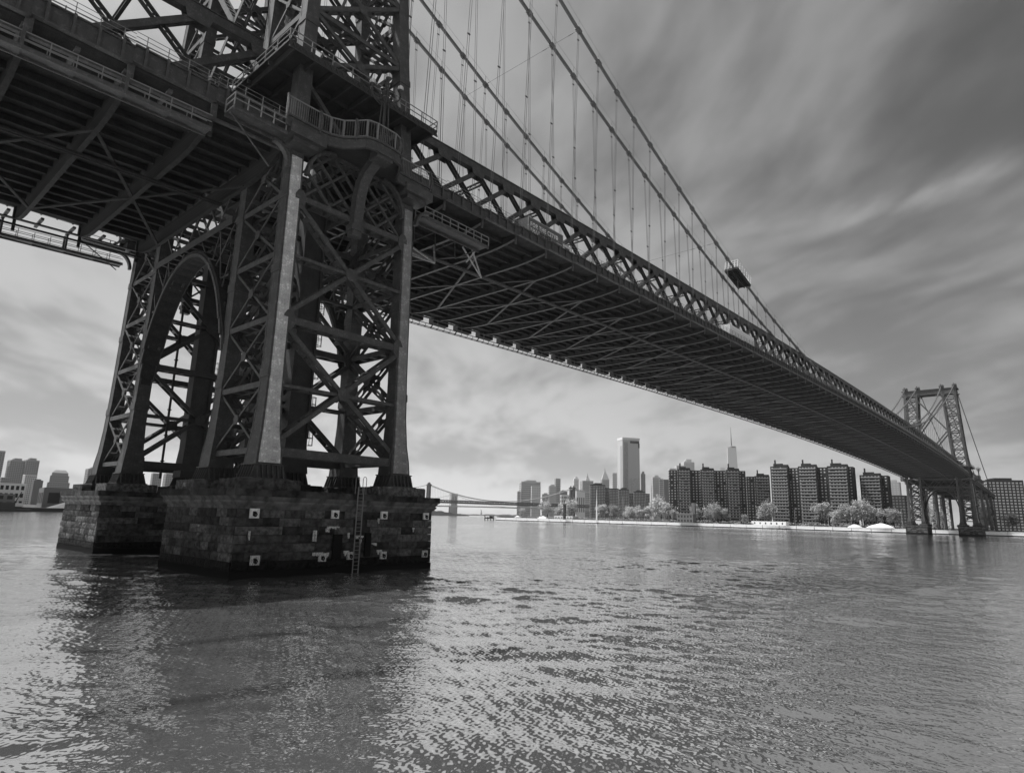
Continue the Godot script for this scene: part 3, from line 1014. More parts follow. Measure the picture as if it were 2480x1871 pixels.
# ---------------------------------------------------------------- deck
func camber(x: float) -> float:
	if x < 0.0:
		return 0.0328 * x
	if x > SPAN:
		return -0.0328 * (x - SPAN)
	return 4.0 * (1.0 - pow(1.0 - 2.0 * x / SPAN, 2.0))

func long_beam(x0: float, x1: float, y: float, z: float, w: float, h: float, step := 12.192) -> Shape:
	var s := Shape.new()
	var k := maxi(1, int(round((x1 - x0) / step)))
	var rings := []
	for i in k + 1:
		var x := lerpf(x0, x1, float(i) / k)
		var c := Vector3(x, y + camber(x), z)
		rings.append([c + Vector3(0, -h, -w) * 0.5, c + Vector3(0, h, -w) * 0.5, c + Vector3(0, h, w) * 0.5, c + Vector3(0, -h, w) * 0.5])
	s.loft(rings)
	return s

func laced(a: Vector3, b: Vector3, w: float, side: Vector3, depth: float, pitch := 0.75) -> Shape:
	# two angle bars with zigzag lacing between them
	var s := Shape.new()
	var d := (b - a)
	var al := d.normalized()
	var nrm := al.cross(side).normalized()
	for e in [-1, 1]:
		s.bar(a + nrm * w * 0.5 * e, b + nrm * w * 0.5 * e, 0.13, depth, side)
	var k := int(d.length() / pitch)
	for i in k:
		var p := a + d * (float(i) / k)
		var q := a + d * (float(i + 1) / k)
		var f := 1.0 if i % 2 == 0 else -1.0
		s.bar(p + nrm * w * 0.5 * f, q - nrm * w * 0.5 * f, 0.09, 0.05, side)
	return s

func floor_beam(depth: float, half: float) -> Shape:
	# plate girder across the deck; its cantilevered ends sweep up to the fascia
	var s := Shape.new()
	var prof := []
	for k in 21:
		var z := -half + 2.0 * half * k / 20
		var t := clampf((absf(z) - 11.5) / (half - 11.5), 0.0, 1.0)
		prof.append(Vector2(z, -depth + depth * 0.45 * t * t))
	for k in 20:
		var a: Vector2 = prof[k]
		var b: Vector2 = prof[k + 1]
		s.plate([Vector3(0, a.y, a.x), Vector3(0, 0, a.x), Vector3(0, 0, b.x), Vector3(0, b.y, b.x)], Vector3(-0.06, 0, 0))
	return s

func beam_flange(depth: float, half: float) -> Shape:
	var s := Shape.new()
	for k in 20:
		var q := []
		for i in [k, k + 1]:
			var z: float = -half + 2.0 * half * i / 20
			var t := clampf((absf(z) - 11.5) / (half - 11.5), 0.0, 1.0)
			q.append(Vector3(0, -depth + depth * 0.45 * t * t, z))
		s.bar(q[0], q[1], 0.40, 0.06, Vector3.UP)
	for e in [-1, 1]:
		s.box(Vector3(0, -depth * 0.62, e * (half + 0.02)), Vector3(0.3, depth * 0.95, 0.12))
	return s

func fascia_panel(h: float) -> Shape:
	# one bay of plated edge girder with stiffeners
	var s := Shape.new()
	s.box(Vector3(PANEL * 0.5, h * 0.5, 0), Vector3(PANEL, h - 0.1, 0.08))
	s.box(Vector3(PANEL * 0.5, h, 0.03), Vector3(PANEL, 0.12, 0.42))
	s.box(Vector3(PANEL * 0.5, 0, 0.03), Vector3(PANEL, 0.12, 0.42))
	for k in 4:
		s.box(Vector3(PANEL * (k + 0.5) / 4, h * 0.5, 0.16), Vector3(0.18, h + 0.25, 0.26))
	return s

func rail_bay() -> Shape:
	var s := Shape.new()
	for k in 4:
		s.box(Vector3(PANEL * (k + 0.5) / 4, 0.6, 0), Vector3(0.05, 1.2, 0.05))
	for y in [0.45, 0.82, 1.2]:
		s.box(Vector3(PANEL * 0.5, y, 0), Vector3(PANEL, 0.035, 0.035))
	return s

func build_span(x0: float, panels: int, label: String, side_span: bool, near := true) -> Node3D:
	var d := thing("bridge_span", label, "bridge deck", Vector3.ZERO, "spans of the big steel bridge")
	var x1 := x0 + panels * PANEL
	var un: Material = mats.steel_under  # steel darkened for the shade beneath the deck
	var st: Material = mats.steel
	var dk: Material = mats.steel_dark
	var low := 37.2 if side_span else 38.75           # underside of the deck plate
	var fdepth := 2.5 if side_span else 1.15
	# deck plates: two outer roadways, two track beds, two inner roadways, with a slot down the middle
	for e in [[-17.3, -11.2], [-11.1, -4.9], [-4.8, 1.75], [2.05, 4.9], [5.0, 11.1], [11.2, 17.3]]:
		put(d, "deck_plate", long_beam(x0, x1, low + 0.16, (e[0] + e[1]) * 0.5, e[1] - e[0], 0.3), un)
	var fb := floor_beam(fdepth, 17.3).mesh()
	var fl := beam_flange(fdepth, 17.3).mesh()
	for i in panels + 1:
		var x := x0 + i * PANEL
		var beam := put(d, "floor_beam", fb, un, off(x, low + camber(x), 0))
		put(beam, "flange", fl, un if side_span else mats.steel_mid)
	for k in 16:
		var z := -15.0 + 2.0 * k
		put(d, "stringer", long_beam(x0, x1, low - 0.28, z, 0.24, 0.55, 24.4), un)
	# underslung lateral bracing
	for i in range(0, panels - 1, 2):
		var xa := x0 + i * PANEL
		var xb := xa + 2 * PANEL
		for e in [-1, 1]:
			var s := Shape.new()
			s.bar(Vector3(xa, low - fdepth * 0.92 + camber(xa), -10.6 * e), Vector3(xb, low - fdepth * 0.92 + camber(xb), 10.6 * e), 0.3, 0.16, Vector3.UP)
			put(d, "lateral_brace", s, un if side_span else mats.steel_shaded)  # darkened steel, deck shade put into its colour
	# runway rails for the maintenance traveller
	for z in [5.6, 6.0, -15.6]:
		put(d, "runway_rail", long_beam(x0, x1, low - fdepth - 0.12, z, 0.14, 0.2), un if side_span else st)
	# edge girders and railings
	var fh := 1.4 if side_span else 1.1
	var fy := 37.4 if side_span else 38.62
	var fp := fascia_panel(fh).mesh()
	var rb := rail_bay().mesh()
	for iz in [-1, 1]:
		var turn := Basis() if iz > 0 else Basis(Vector3.UP, PI)
		for i in panels:
			var x := x0 + (i if iz > 0 else i + 1) * PANEL
			var xm := x0 + (i + 0.5) * PANEL
			put(d, "fascia_panel", fp, st, Transform3D(turn, Vector3(x, fy + camber(xm), iz * 17.65)))
			put(d, "railing", rb, mats.rail, Transform3D(turn, Vector3(x, fy + fh + camber(xm), iz * 17.6)))
	if side_span:
		for iz in [-1, 1]:
			put(d, "lower_edge_angle", long_beam(x0, x1, 35.95, iz * 17.55, 0.35, 0.16), st)
			for i in panels + 1:
				var x := x0 + i * PANEL
				var pm := Shape.new()
				pm.box(Vector3(x, 36.65 + camber(x), iz * 17.5), Vector3(0.45, 1.4, 0.25))
				put(d, "edge_post", pm, st)
	# stiffening trusses
	var bot := 39.4
	var topy := 49.95
	for iz in [-1, 1]:
		var z: float = iz * 10.6
		var tc := long_beam(x0, x1, topy, z, 0.85, 0.95, PANEL)
		put(d, "top_chord", tc, st)
		put(d, "top_chord_cover_plate", long_beam(x0, x1, topy + 0.52, z, 1.15, 0.09, PANEL), st)
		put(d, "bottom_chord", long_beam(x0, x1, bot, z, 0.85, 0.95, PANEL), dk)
		var zz := Vector3(0, 0, 1)
		var la := laced(Vector3(0, topy - 0.5, 0), Vector3(2 * PANEL, bot, 0), 0.5, zz, 0.42).mesh()
		var so := Shape.new()
		so.bar(Vector3(0, topy - 0.5, 0), Vector3(-2 * PANEL, bot, 0), 0.62, 0.10, zz)
		so.bar(Vector3(0, topy - 0.5, 0.36), Vector3(-2 * PANEL, bot, 0.36), 0.62, 0.08, zz)
		so.bar(Vector3(0, topy - 0.5, -0.36), Vector3(-2 * PANEL, bot, -0.36), 0.62, 0.08, zz)
		var som := so.mesh()
		var gu := Shape.new()
		for e in [-0.47, 0.47]:
			gu.plate([Vector3(-0.95, topy - 1.35, e), Vector3(0.95, topy - 1.35, e), Vector3(1.3, topy - 0.3, e), Vector3(-1.3, topy - 0.3, e)], Vector3(0, 0, 0.05))
		var gum := gu.mesh()
		var first := 0.0
		if not side_span: first = 17.4 - 2.0 * PANEL - x0
		for i in range(-1, panels + 1):
			var x := x0 + first + i * PANEL
			if x < x0 - 0.1 or x > x1 + 0.1: continue
			if x + 2 * PANEL <= x1 + 0.1:
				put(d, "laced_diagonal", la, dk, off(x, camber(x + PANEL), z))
			if x - 2 * PANEL >= x0 - 0.1:
				put(d, "plate_diagonal", som, st, off(x, camber(x - PANEL), z))
			put(d, "gusset", gum, st, off(x, camber(x), z))
	# overhead sway struts between the two trusses
	var sw := laced(Vector3(0, 0, -10.2), Vector3(0, 0, 10.2), 0.55, Vector3(1, 0, 0), 0.3, 1.0).mesh()
	for i in range(2, panels, 2):
		var x := x0 + i * PANEL
		put(d, "sway_strut", sw, dk, off(x + 1.0, 48.9 + camber(x), 0))
	# railings of the inner footways, seen through the truss
	for z in [8.6, -8.6]:
		var iw := Shape.new()
		for i in panels * 2:
			var x := x0 + i * PANEL * 0.5
			iw.bar(Vector3(x, 43.2 + camber(x), z), Vector3(x, 45.6 + camber(x), z), 0.08, 0.08)
		for y in [44.4, 45.5]:
			for i in panels:
				var xa := x0 + i * PANEL
				iw.bar(Vector3(xa, y + camber(xa), z), Vector3(xa + PANEL, y + camber(xa + PANEL), z), 0.07, 0.07)
		put(d, "footway_fence", iw, mats.rail)
		put(d, "footway", long_beam(x0, x1, 43.1, z - signf(z) * 1.4, 2.8, 0.2), un)
	if side_span and near:
		side_walkway(d, 18.3, x1 - 6.6)
		side_walkway(d, -19.2, x1 - 1.0)
	if not side_span:
		# service gangway slung outside the far edge
		var gw := Shape.new()
		for i in panels:
			var xa := x0 + i * PANEL
			var xb := xa + PANEL
			for q in [[0.0, 0.0], [0.0, 0.6], [0.55, 0.0]]:
				gw.bar(Vector3(xa, 37.15 + q[0] + camber(xa), -18.9 - q[1]), Vector3(xb, 37.15 + q[0] + camber(xb), -18.9 - q[1]), 0.1, 0.1)
			for k in 4:
				var xk := xa + PANEL * k / 4
				gw.bar(Vector3(xk, 37.15 + camber(xk), -18.9), Vector3(xk, 37.7 + camber(xk), -18.9), 0.07, 0.07)
				gw.bar(Vector3(xk, 37.15 + camber(xk), -18.9), Vector3(xk, 37.15 + camber(xk), -19.5), 0.07, 0.12)
			gw.bar(Vector3(xa, 37.2 + camber(xa), -19.2), Vector3(xa, 38.6 + camber(xa), -17.6), 0.14, 0.14)
			gw.box(Vector3(xa + 1.0, 38.1 + camber(xa), -18.2), Vector3(3.7, 0.9, 1.3))
		put(d, "service_gangway", gw, mats.black)
	return d

func side_walkway(d: Node3D, z: float, x_end: float) -> void:
	var iz := signf(z)
	var y := 34.3
	var s := Shape.new()
	var x0 := x_end - 72.0
	for k in 24:
		var xa := x0 + 3.0 * k
		s.box(Vector3(xa + 1.5, y + camber(xa), z), Vector3(2.96, 0.08, 1.1))
		for e in [-0.55, 0.55]:
			s.bar(Vector3(xa, y - 0.08 + camber(xa), z + e), Vector3(xa + 3.0, y - 0.08 + camber(xa + 3.0), z + e), 0.12, 0.32, Vector3.UP)
		s.bar(Vector3(xa, y - 0.1 + camber(xa), z - 0.55), Vector3(xa, y - 0.1 + camber(xa), z + 0.55), 0.12, 0.12)
		if k % 2 == 0:
			for e in [-0.55, 0.55]:
				s.bar(Vector3(xa, y + camber(xa), z + e), Vector3(xa, 36.2 + camber(xa), z + e), 0.2, 0.2)
		s.bar(Vector3(xa, 36.2 + camber(xa), z), Vector3(xa, 36.2 + camber(xa), iz * 16.0), 0.3, 0.25)
	put(d, "hung_walkway", s, mats.steel)
	var r := Shape.new()
	for k in 48:
		var xa := x0 + 1.5 * k
		for e in [-0.52, 0.52]:
			r.bar(Vector3(xa, y + camber(xa), z + e), Vector3(xa, y + 1.1 + camber(xa), z + e), 0.06, 0.06)
			for h in [0.55, 1.1]:
				r.bar(Vector3(xa, y + h + camber(xa), z + e), Vector3(xa + 1.5, y + h + camber(xa + 1.5), z + e), 0.055, 0.055)
	put(d, "walkway_railing", r, mats.rail)

# ---------------------------------------------------------------- cables
func cable_z(x: float, outer: bool) -> float:
	var t := 1.0 - pow(absf(1.0 - 2.0 * clampf(x, 0.0, SPAN) / SPAN), 3.0)
	return lerpf(14.6, 11.9, t) if outer else lerpf(7.1, 8.9, t)

func cable_y(x: float) -> float:
	if x < 0.0:
		return 101.9 + x * 0.365
	if x > SPAN:
		return 101.9 - (x - SPAN) * 0.365
	return 101.9 - 55.5 * (1.0 - pow(1.0 - 2.0 * x / SPAN, 2.0))

func build_cable(iz: int, outer: bool, label: String) -> void:
	var c := thing("main_cable", label, "cable", Vector3.ZERO, "main suspension cables")
	var pts := []
	var x := -178.0
	while x < -1.0:
		pts.append(Vector3(x, cable_y(x), iz * cable_z(0, outer)))
		x += 22.0
	for k in 81:
		x = k * PANEL
		pts.append(Vector3(x, cable_y(x), iz * cable_z(x, outer)))
	x = SPAN + 20.0
	while x < SPAN + 180.0:
		pts.append(Vector3(x, cable_y(x), iz * cable_z(0, outer)))
		x += 22.0
	var s := Shape.new()
	s.tube(pts, 0.29, 8)
	put(c, "cable", s, mats.cable)
	var hr := Shape.new()
	for e in [-0.45, 0.45]:
		var hp := []
		for k in 81:
			hp.append(Vector3(k * PANEL, cable_y(k * PANEL) + 1.15, iz * cable_z(k * PANEL, outer) + e))
		hr.tube(hp, 0.022, 3)
		for k in range(1, 80):
			hr.bar(Vector3(k * PANEL, cable_y(k * PANEL) + 0.2, iz * cable_z(k * PANEL, outer) + e * 0.7), Vector3(k * PANEL, cable_y(k * PANEL) + 1.2, iz * cable_z(k * PANEL, outer) + e), 0.05, 0.05)
	put(c, "hand_rope", hr, mats.rope)
	var band := Shape.new()
	band.tube([Vector3(-0.55, 0, 0), Vector3(-0.5, 0, 0), Vector3(0.5, 0, 0), Vector3(0.55, 0, 0)], 0.43, 10)
	band.box(Vector3(0, -0.5, 0), Vector3(0.6, 0.35, 0.25))
	var bm := band.mesh()
	var rope := Shape.new()
	for e in [-0.17, 0.17]:
		rope.tube([Vector3(e, 0, 0), Vector3(e, -1, 0)], 0.036, 5)
	var rm := rope.mesh()
	var clamp := Shape.new()
	clamp.box(Vector3.ZERO, Vector3(0.5, 0.16, 0.14))
	var cm := clamp.mesh()
	for k in range(1, 80):
		x = k * PANEL + 0.4
		if x > SPAN - 2.0: continue
		var y := cable_y(x)
		var z := iz * cable_z(x, outer)
		var slope := atan2(cable_y(x + 1) - y, 1.0)
		put(c, "cable_band", bm, mats.cable, Transform3D(Basis(Vector3(0, 0, 1), slope), Vector3(x, y, z)))
		var foot := Vector3(x, 40.4 + camber(x), iz * (12.1 if outer else 9.1))
		var head := Vector3(x, y - 0.4, z)
		var dv := head - foot
		if dv.y < 0.6: continue
		var up := dv.normalized()
		var bx := Vector3(1, 0, 0)
		var bz := bx.cross(up).normalized()
		var sp := put(c, "suspender_rope", rm, mats.rope, Transform3D(Basis(bx, up * dv.length(), bz), head))
		if k < 40:
			for f in ([0.035, 0.5] if dv.length() > 15.0 else [0.1]):
				put(c, "rope_clamp", cm, mats.cable, Transform3D(Basis(), head.lerp(foot, f)))

func build_bridge() -> void:
	build_pier(Vector3(0, 0, 14.85), "blackened stone bridge pier in the water with white painted mooring squares and a ladder", [0, 3], true)
	build_pier(Vector3(0, 0, -14.85), "dark stone pier half hidden behind the nearest one, under the tower's other leg", [0, 3], false)
	build_pier(Vector3(SPAN, 0, -14.85), "small distant stone pier standing free in the water off the far shore", [3], false, true)
	build_pier(Vector3(SPAN, 0, 14.85), "distant shadowed pier under the far tower's right leg", [3], false, true)
	var tw := build_tower()
	copy_of(tw, Vector3(SPAN, 0, 0), "distant steel bridge tower standing at the far shore", "towers of the big steel bridge")
	build_span(0.0, 80, "long suspended bridge span sweeping away across the river to the far tower", false)
	build_span(-7.0 - 20.0 * PANEL, 20, "dark side span overhead, running off the picture's left edge", true)
	build_span(SPAN + 7.0, 26, "approach span beyond the far tower descending to the right", true, false)
	build_cable(1, true, "nearest and rightmost of the four main suspension cables, carrying a work cage")
	build_cable(1, false, "second main cable from the right, next to the one with the cage")
	build_cable(-1, false, "third main suspension cable from the right, upper one of the left pair")
	build_cable(-1, true, "leftmost main suspension cable, lower one of the left pair")
	cross_wires()
	work_cage()
	bridge_lamp(Vector3(0, 37.35, 22.2), "ornate iron lamp post with four round globes on the near tower's balcony")
	bridge_lamp(Vector3(SPAN, 37.35, 22.2), "tiny distant lamp post on the far tower's balcony")
	scaffold()
	ad_truck()
	trailer_truck()
	for e in [[60.0, 0], [96.0, 1], [132.0, 2]]:
		approach_bent(SPAN + e[0], ["first steel trestle behind the far tower, seen through its arch", "second steel trestle behind the far tower, seen through its arch", "third steel trestle behind the far tower, seen through its arch"][e[1]])

func cross_wires() -> void:
	# the thin tie ropes that hold each pair of cables apart
	var rows := [[7, "thin tie wire strung across the four cables near the top of the picture"], [16, "thin tie wire strung across the cables beside the work cage"]]
	for r in rows:
		var x: float = r[0] * PANEL + 0.4
		var s := Shape.new()
		var y := cable_y(x)
		s.tube([Vector3(x, y, cable_z(x, true)), Vector3(x, y, cable_z(x, false)), Vector3(x, y, -cable_z(x, false)), Vector3(x, y, -cable_z(x, true))], 0.03, 5)
		for z in [cable_z(x, false) - 1.2, 1.0 - cable_z(x, false), cable_z(x, true) - 1.2]:
			s.tube([Vector3(x, y, z), Vector3(x, y, z - 0.9)], 0.07, 6)
		var o := put(self, "tie_wire", s, mats.rope)
		tag(o, r[1], "wire", "tie wires between the cables")

func work_cage() -> void:
	var w := thing("work_cage", "maintenance cage with white railings hung on the rightmost main cable", "work cage", Vector3(110.3, cable_y(110.3) - 1.1, cable_z(110.3, true)))
	var sl := atan2(cable_y(114.0) - cable_y(106.0), 8.0)
	var b := Basis(Vector3(0, 0, 1), sl)
	var f := Shape.new()
	f.box(Vector3.ZERO, Vector3(8.0, 0.25, 3.0), b)
	for k in 11:
		f.box(b * Vector3(-3.9 + 0.78 * k, -0.25, 0), Vector3(0.16, 0.3, 3.2), b)
	for e in [-1.4, 0.0, 1.4]:
		f.box(b * Vector3(0, -0.5, e), Vector3(8.2, 0.25, 0.2), b)
	put(w, "cage_floor", f, mats.dark)
	var r := Shape.new()
	var pts := []
	for q in [[-4.0, -1.5], [4.0, -1.5], [4.0, 1.5], [-4.0, 1.5], [-4.0, -1.5]]:
		pts.append(b * Vector3(q[0], 0.1, q[1]))
	for i in 4:
		var k := 6 if i % 2 == 0 else 4
		for j in k:
			var c: Vector3 = pts[i].lerp(pts[i + 1], float(j) / k)
			r.bar(c, c + b * Vector3(0, 2.0, 0), 0.1, 0.1)
		for h in [0.7, 1.35, 2.0]:
			r.bar(pts[i] + b * Vector3(0, h, 0), pts[i + 1] + b * Vector3(0, h, 0), 0.1, 0.1)
	put(w, "cage_railing", r, mats.white)
	var h := Shape.new()
	for x in [-4.0, 0.0, 4.0]:
		h.bar(b * Vector3(x, 0.1, -0.5), b * Vector3(x, 1.5, 0), 0.12, 0.12)
		h.bar(b * Vector3(x, 0.1, 0.5), b * Vector3(x, 1.5, 0), 0.12, 0.12)
	put(w, "hanger", h, mats.cable)

func bridge_lamp(at: Vector3, label: String) -> void:
	var l := thing("street_lamp", label, "street lamp", at, "lamp posts on the tower balconies")
	var p := Shape.new()
	p.lathe(Vector3.ZERO, [Vector2(0.62, 0), Vector2(0.62, 0.5), Vector2(0.5, 0.6), Vector2(0.42, 1.3), Vector2(0.5, 1.4), Vector2(0.3, 1.6)], 8)
	for k in 4:
		var an := TAU * (k + 0.5) / 4
		var q := Vector3(cos(an), 0, sin(an))
		p.tube([q * 0.42 + Vector3.UP * 1.3, q * 0.38 + Vector3.UP * 3.0, q * 0.26 + Vector3.UP * 5.3], 0.075, 6)
		p.tube([q * 0.75 + Vector3.UP * 0.3, q * 0.55 + Vector3.UP * 1.0, q * 0.42 + Vector3.UP * 1.6], 0.07, 6)
	p.tube([Vector3.UP * 1.3, Vector3.UP * 6.9], 0.13, 8)
	put(l, "post", p, mats.steel_dark)
	var o := Shape.new()
	for k in 4:
		var an := TAU * k / 4 + 0.5
		var q := Vector3(cos(an), 0, sin(an))
		o.tube([q * 0.1 + Vector3.UP * 5.2, q * 0.7 + Vector3.UP * 5.1, q * 1.2 + Vector3.UP * 5.4, q * 1.35 + Vector3.UP * 5.9, q * 1.3 + Vector3.UP * 6.3], 0.08, 6)
		o.tube([q * 0.1 + Vector3.UP * 6.3, q * 0.6 + Vector3.UP * 6.2, q * 0.75 + Vector3.UP * 5.8, q * 0.5 + Vector3.UP * 5.5, q * 0.3 + Vector3.UP * 5.7], 0.06, 6)
		o.tube([q * 1.25 + Vector3.UP * 5.5, q * 0.95 + Vector3.UP * 5.0, q * 0.55 + Vector3.UP * 4.6, q * 0.2 + Vector3.UP * 4.7], 0.05, 6)
	o.lathe(Vector3.UP * 5.0, [Vector2(0.2, 0), Vector2(0.42, 0.25), Vector2(0.25, 0.5), Vector2(0.4, 0.9), Vector2(0.15, 1.2)], 8)
	put(l, "scroll_arms", o, mats.steel_dark)
	var globe := SphereMesh.new()
	globe.radius = 0.30
	globe.height = 0.60
	globe.radial_segments = 16
	globe.rings = 8
	var cage := Shape.new()
	for k in 6:
		var an := PI * k / 6
		var loop := []
		for j in 13:
			var t := TAU * j / 12.0
			loop.append(Vector3(cos(an) * cos(t), sin(t), sin(an) * cos(t)) * 0.31)
		cage.tube(loop, 0.016, 4)
	cage.lathe(Vector3(0, -0.45, 0), [Vector2(0.09, 0), Vector2(0.24, 0.14), Vector2(0.26, 0.26), Vector2(0.2, 0.26)], 10)
	var cm := cage.mesh()
	var spots := [Vector3(0, 7.35, 0)]
	for k in 4:
		var an := TAU * k / 4 + 0.5
		spots.append(Vector3(cos(an) * 1.3, 6.7, sin(an) * 1.3))
	for q in spots:
		var g := put(l, "globe", globe, mats.lamp_glass, Transform3D(Basis(), q))
		put(g, "wire_guard", cm, mats.steel_dark)

func scaffold() -> void:
	var w := thing("inspection_scaffold", "small inspection scaffold slung under the deck edge just right of the near tower", "scaffold", Vector3(14.6, 36.2, 16.4))
	var f := Shape.new()
	f.box(Vector3.ZERO, Vector3(10.0, 0.12, 1.7))
	for e in [-0.85, 0.85]:
		f.bar(Vector3(-5, -0.15, e), Vector3(5, -0.15, e), 0.1, 0.35, Vector3.UP)
	put(w, "scaffold_floor", f, mats.steel)
	railing(w, "scaffold_railing", [Vector3(-5, 0.05, 0.8), Vector3(5, 0.05, 0.8)], 1.1, 1.25, mats.rail, 2, 0.04)
	railing(w, "scaffold_railing", [Vector3(-5, 0.05, -0.8), Vector3(5, 0.05, -0.8)], 1.1, 1.25, mats.rail, 2, 0.04)
	for x in [-4.8, -1.6, 1.6, 4.8]:
		var h := Shape.new()
		h.bar(Vector3(x, 0, -0.8), Vector3(x, 2.6, -1.2), 0.12, 0.12)
		h.bar(Vector3(x, 0, -0.8), Vector3(x - 1.4, -1.0, -3.2), 0.1, 0.1)
		h.bar(Vector3(x - 1.4, -1.0, -3.2), Vector3(x - 1.4, 1.6, -3.4), 0.1, 0.1)
		put(w, "hanger", h, mats.steel)
	for e in [[4.2, 1.0, -1.6, 12.8, 0.6, -7.9], [4.4, 0.8, -3.0, 12.8, 0.6, -7.9], [6.5, 0.9, -3.0, 8.0, 0.8, -6.0], [-6.4, -0.6, -4.0, 3.0, -0.9, -6.4], [-6.4, -0.6, -8.0, 3.0, -0.9, -6.4], [-6.4, -0.6, -4.0, -6.4, -0.6, -9.0], [-4.0, 0.8, -9.0, 3.0, -0.9, -6.4], [3.0, -0.9, -6.4, 3.0, 1.6, -6.8]]:
		var b := Shape.new()
		b.bar(Vector3(e[0], e[1], e[2]), Vector3(e[3], e[4], e[5]), 0.16, 0.16)
		put(w, "boom", b, mats.steel_pale)

func text(parent: Node3D, words: String, h: float, at: Vector3, mat: Material, called := "lettering", turn := 0.0) -> void:
	var t := TextMesh.new()
	var f := SystemFont.new()
	f.font_names = PackedStringArray(["Droid Sans"])
	f.font_weight = 700
	t.font = f
	t.text = words
	t.font_size = 64
	t.pixel_size = h / 46.0
	t.depth = 0.02
	t.horizontal_alignment = HORIZONTAL_ALIGNMENT_LEFT
	put(parent, called, t, mat, Transform3D(Basis(Vector3.UP, turn), at))

func wheel(parent: Node3D, at: Vector3) -> void:
	var s := Shape.new()
	s.tube([Vector3(0, 0, -0.15), Vector3(0, 0, 0.15)], 0.5, 14)
	var o := put(parent, "wheel", s, mats.tyre, Transform3D(Basis(), at))
	var h := Shape.new()
	h.tube([Vector3(0, 0, -0.17), Vector3(0, 0, 0.17)], 0.24, 10)
	put(o, "rim", h, mats.steel_pale)

func ad_truck() -> void:
	var y := 39.25 + camber(32.0)
	var t := thing("box_truck", "dark box truck with an advertising panel about the city, crossing the bridge", "truck", Vector3(28.3, y, 14.75))
	var b := Shape.new()
	b.box(Vector3(3.8, 2.35, 0), Vector3(7.6, 2.75, 2.5))
	put(t, "cargo_box", b, mats.ad_panel)
	var fr := Shape.new()
	for yy in [0.98, 3.72]:
		fr.box(Vector3(3.8, yy, 1.25), Vector3(7.7, 0.1, 0.1))
	for x in [0.0, 7.6]:
		fr.box(Vector3(x, 2.35, 1.25), Vector3(0.1, 2.75, 0.1))
	put(t, "panel_frame", fr, mats.steel_pale)
	text(t, "FOR THE CITY", 0.62, Vector3(0.35, 2.85, 1.27), mats.white)
	text(t, "THAT", 0.62, Vector3(0.35, 2.05, 1.27), mats.white)
	text(t, "NEVER", 0.62, Vector3(2.25, 2.05, 1.27), mats.ad_dim)
	text(t, "STOPS MOVING", 0.62, Vector3(0.35, 1.25, 1.27), mats.ad_dim)
	var lg := Shape.new()
	lg.lathe(Vector3.ZERO, [Vector2(0.30, 0), Vector2(0.30, 0.02)], 16)
	put(t, "round_emblem", lg, mats.white, Transform3D(Basis(Vector3(1, 0, 0), PI / 2), Vector3(6.2, 2.9, 1.26)))
	var lb := Shape.new()
	lb.box(Vector3(6.75, 2.15, 1.27), Vector3(1.2, 0.12, 0.02))
	put(t, "emblem_bar", lb, mats.white)
	var c := Shape.new()
	c.loft([square(Vector3(8.85, 0.55, 0), 2.3, 2.35), square(Vector3(8.85, 1.5, 0), 2.3, 2.35), square(Vector3(8.6, 2.75, 0), 1.7, 2.2)])
	put(t, "cab", c, mats.white)
	var wn := Shape.new()
	wn.box(Vector3(8.75, 1.95, 0), Vector3(1.1, 0.7, 2.34))
	put(t, "cab_window", wn, mats.glass)
	var ch := Shape.new()
	ch.box(Vector3(4.9, 0.72, 0), Vector3(9.8, 0.3, 1.1))
	put(t, "chassis", ch, mats.dark)
	for x in [1.6, 8.9]:
		for e in [-1.05, 1.05]:
			wheel(t, Vector3(x, 0.5, e))

func trailer_truck() -> void:
	var y := 39.25 + camber(102.0)
	var t := thing("trailer_truck", "long white trailer truck glimpsed between truss diagonals further along the bridge", "truck", Vector3(94.5, y, 14.9))
	var b := Shape.new()
	b.box(Vector3(6.8, 2.5, 0), Vector3(13.6, 2.7, 2.5))
	put(t, "trailer", b, mats.white)
	var c := Shape.new()
	c.loft([square(Vector3(15.4, 0.6, 0), 2.6, 2.4), square(Vector3(15.4, 1.7, 0), 2.6, 2.4), square(Vector3(15.1, 3.2, 0), 1.9, 2.2)])
	put(t, "cab", c, mats.steel_dark)
	var ch := Shape.new()
	ch.box(Vector3(8.0, 0.9, 0), Vector3(16.0, 0.3, 1.1))
	put(t, "chassis", ch, mats.dark)
	for x in [1.2, 2.4, 12.2, 15.6]:
		for e in [-1.05, 1.05]:
			wheel(t, Vector3(x, 0.5, e))

func approach_bent(x: float, label: String) -> void:
	var b := thing("approach_trestle", label, "trestle", Vector3(x, 3.0, 0), "steel trestles under the approach")
	var top: float = 34.0 + camber(x) - 3.0
	for iz in [-1, 1]:
		for e in [[-3.0, 11.0], [-3.0, 17.0], [3.0, 11.0], [3.0, 17.0]]:
			var s := Shape.new()
			s.bar(Vector3(e[0], 0, iz * (e[1] + (1.0 if e[1] > 12 else 0.0))), Vector3(e[0], top, iz * e[1]), 1.2, 1.2)
			put(b, "leg", s, mats.steel)
		var k := 5
		for i in k:
			for xx in [-3.0, 3.0]:
				var y0 := top * i / k
				var y1 := top * (i + 1) / k
				for q in [[11.0, 17.4], [17.4, 11.0]]:
					var s := Shape.new()
					s.bar(Vector3(xx, y0, iz * q[0]), Vector3(xx, y1, iz * q[1]), 0.35, 0.3)
					put(b, "brace", s, mats.steel_pale)
				var h := Shape.new()
				h.bar(Vector3(xx, y1, iz * 10.6), Vector3(xx, y1, iz * 17.6), 0.45, 0.4)
				put(b, "cross_bar", h, mats.steel_pale)
	var cap := Shape.new()
	cap.box(Vector3(0, top + 0.3, 0), Vector3(7.5, 0.8, 35.5))
	put(b, "cap_girder", cap, mats.steel_dark)
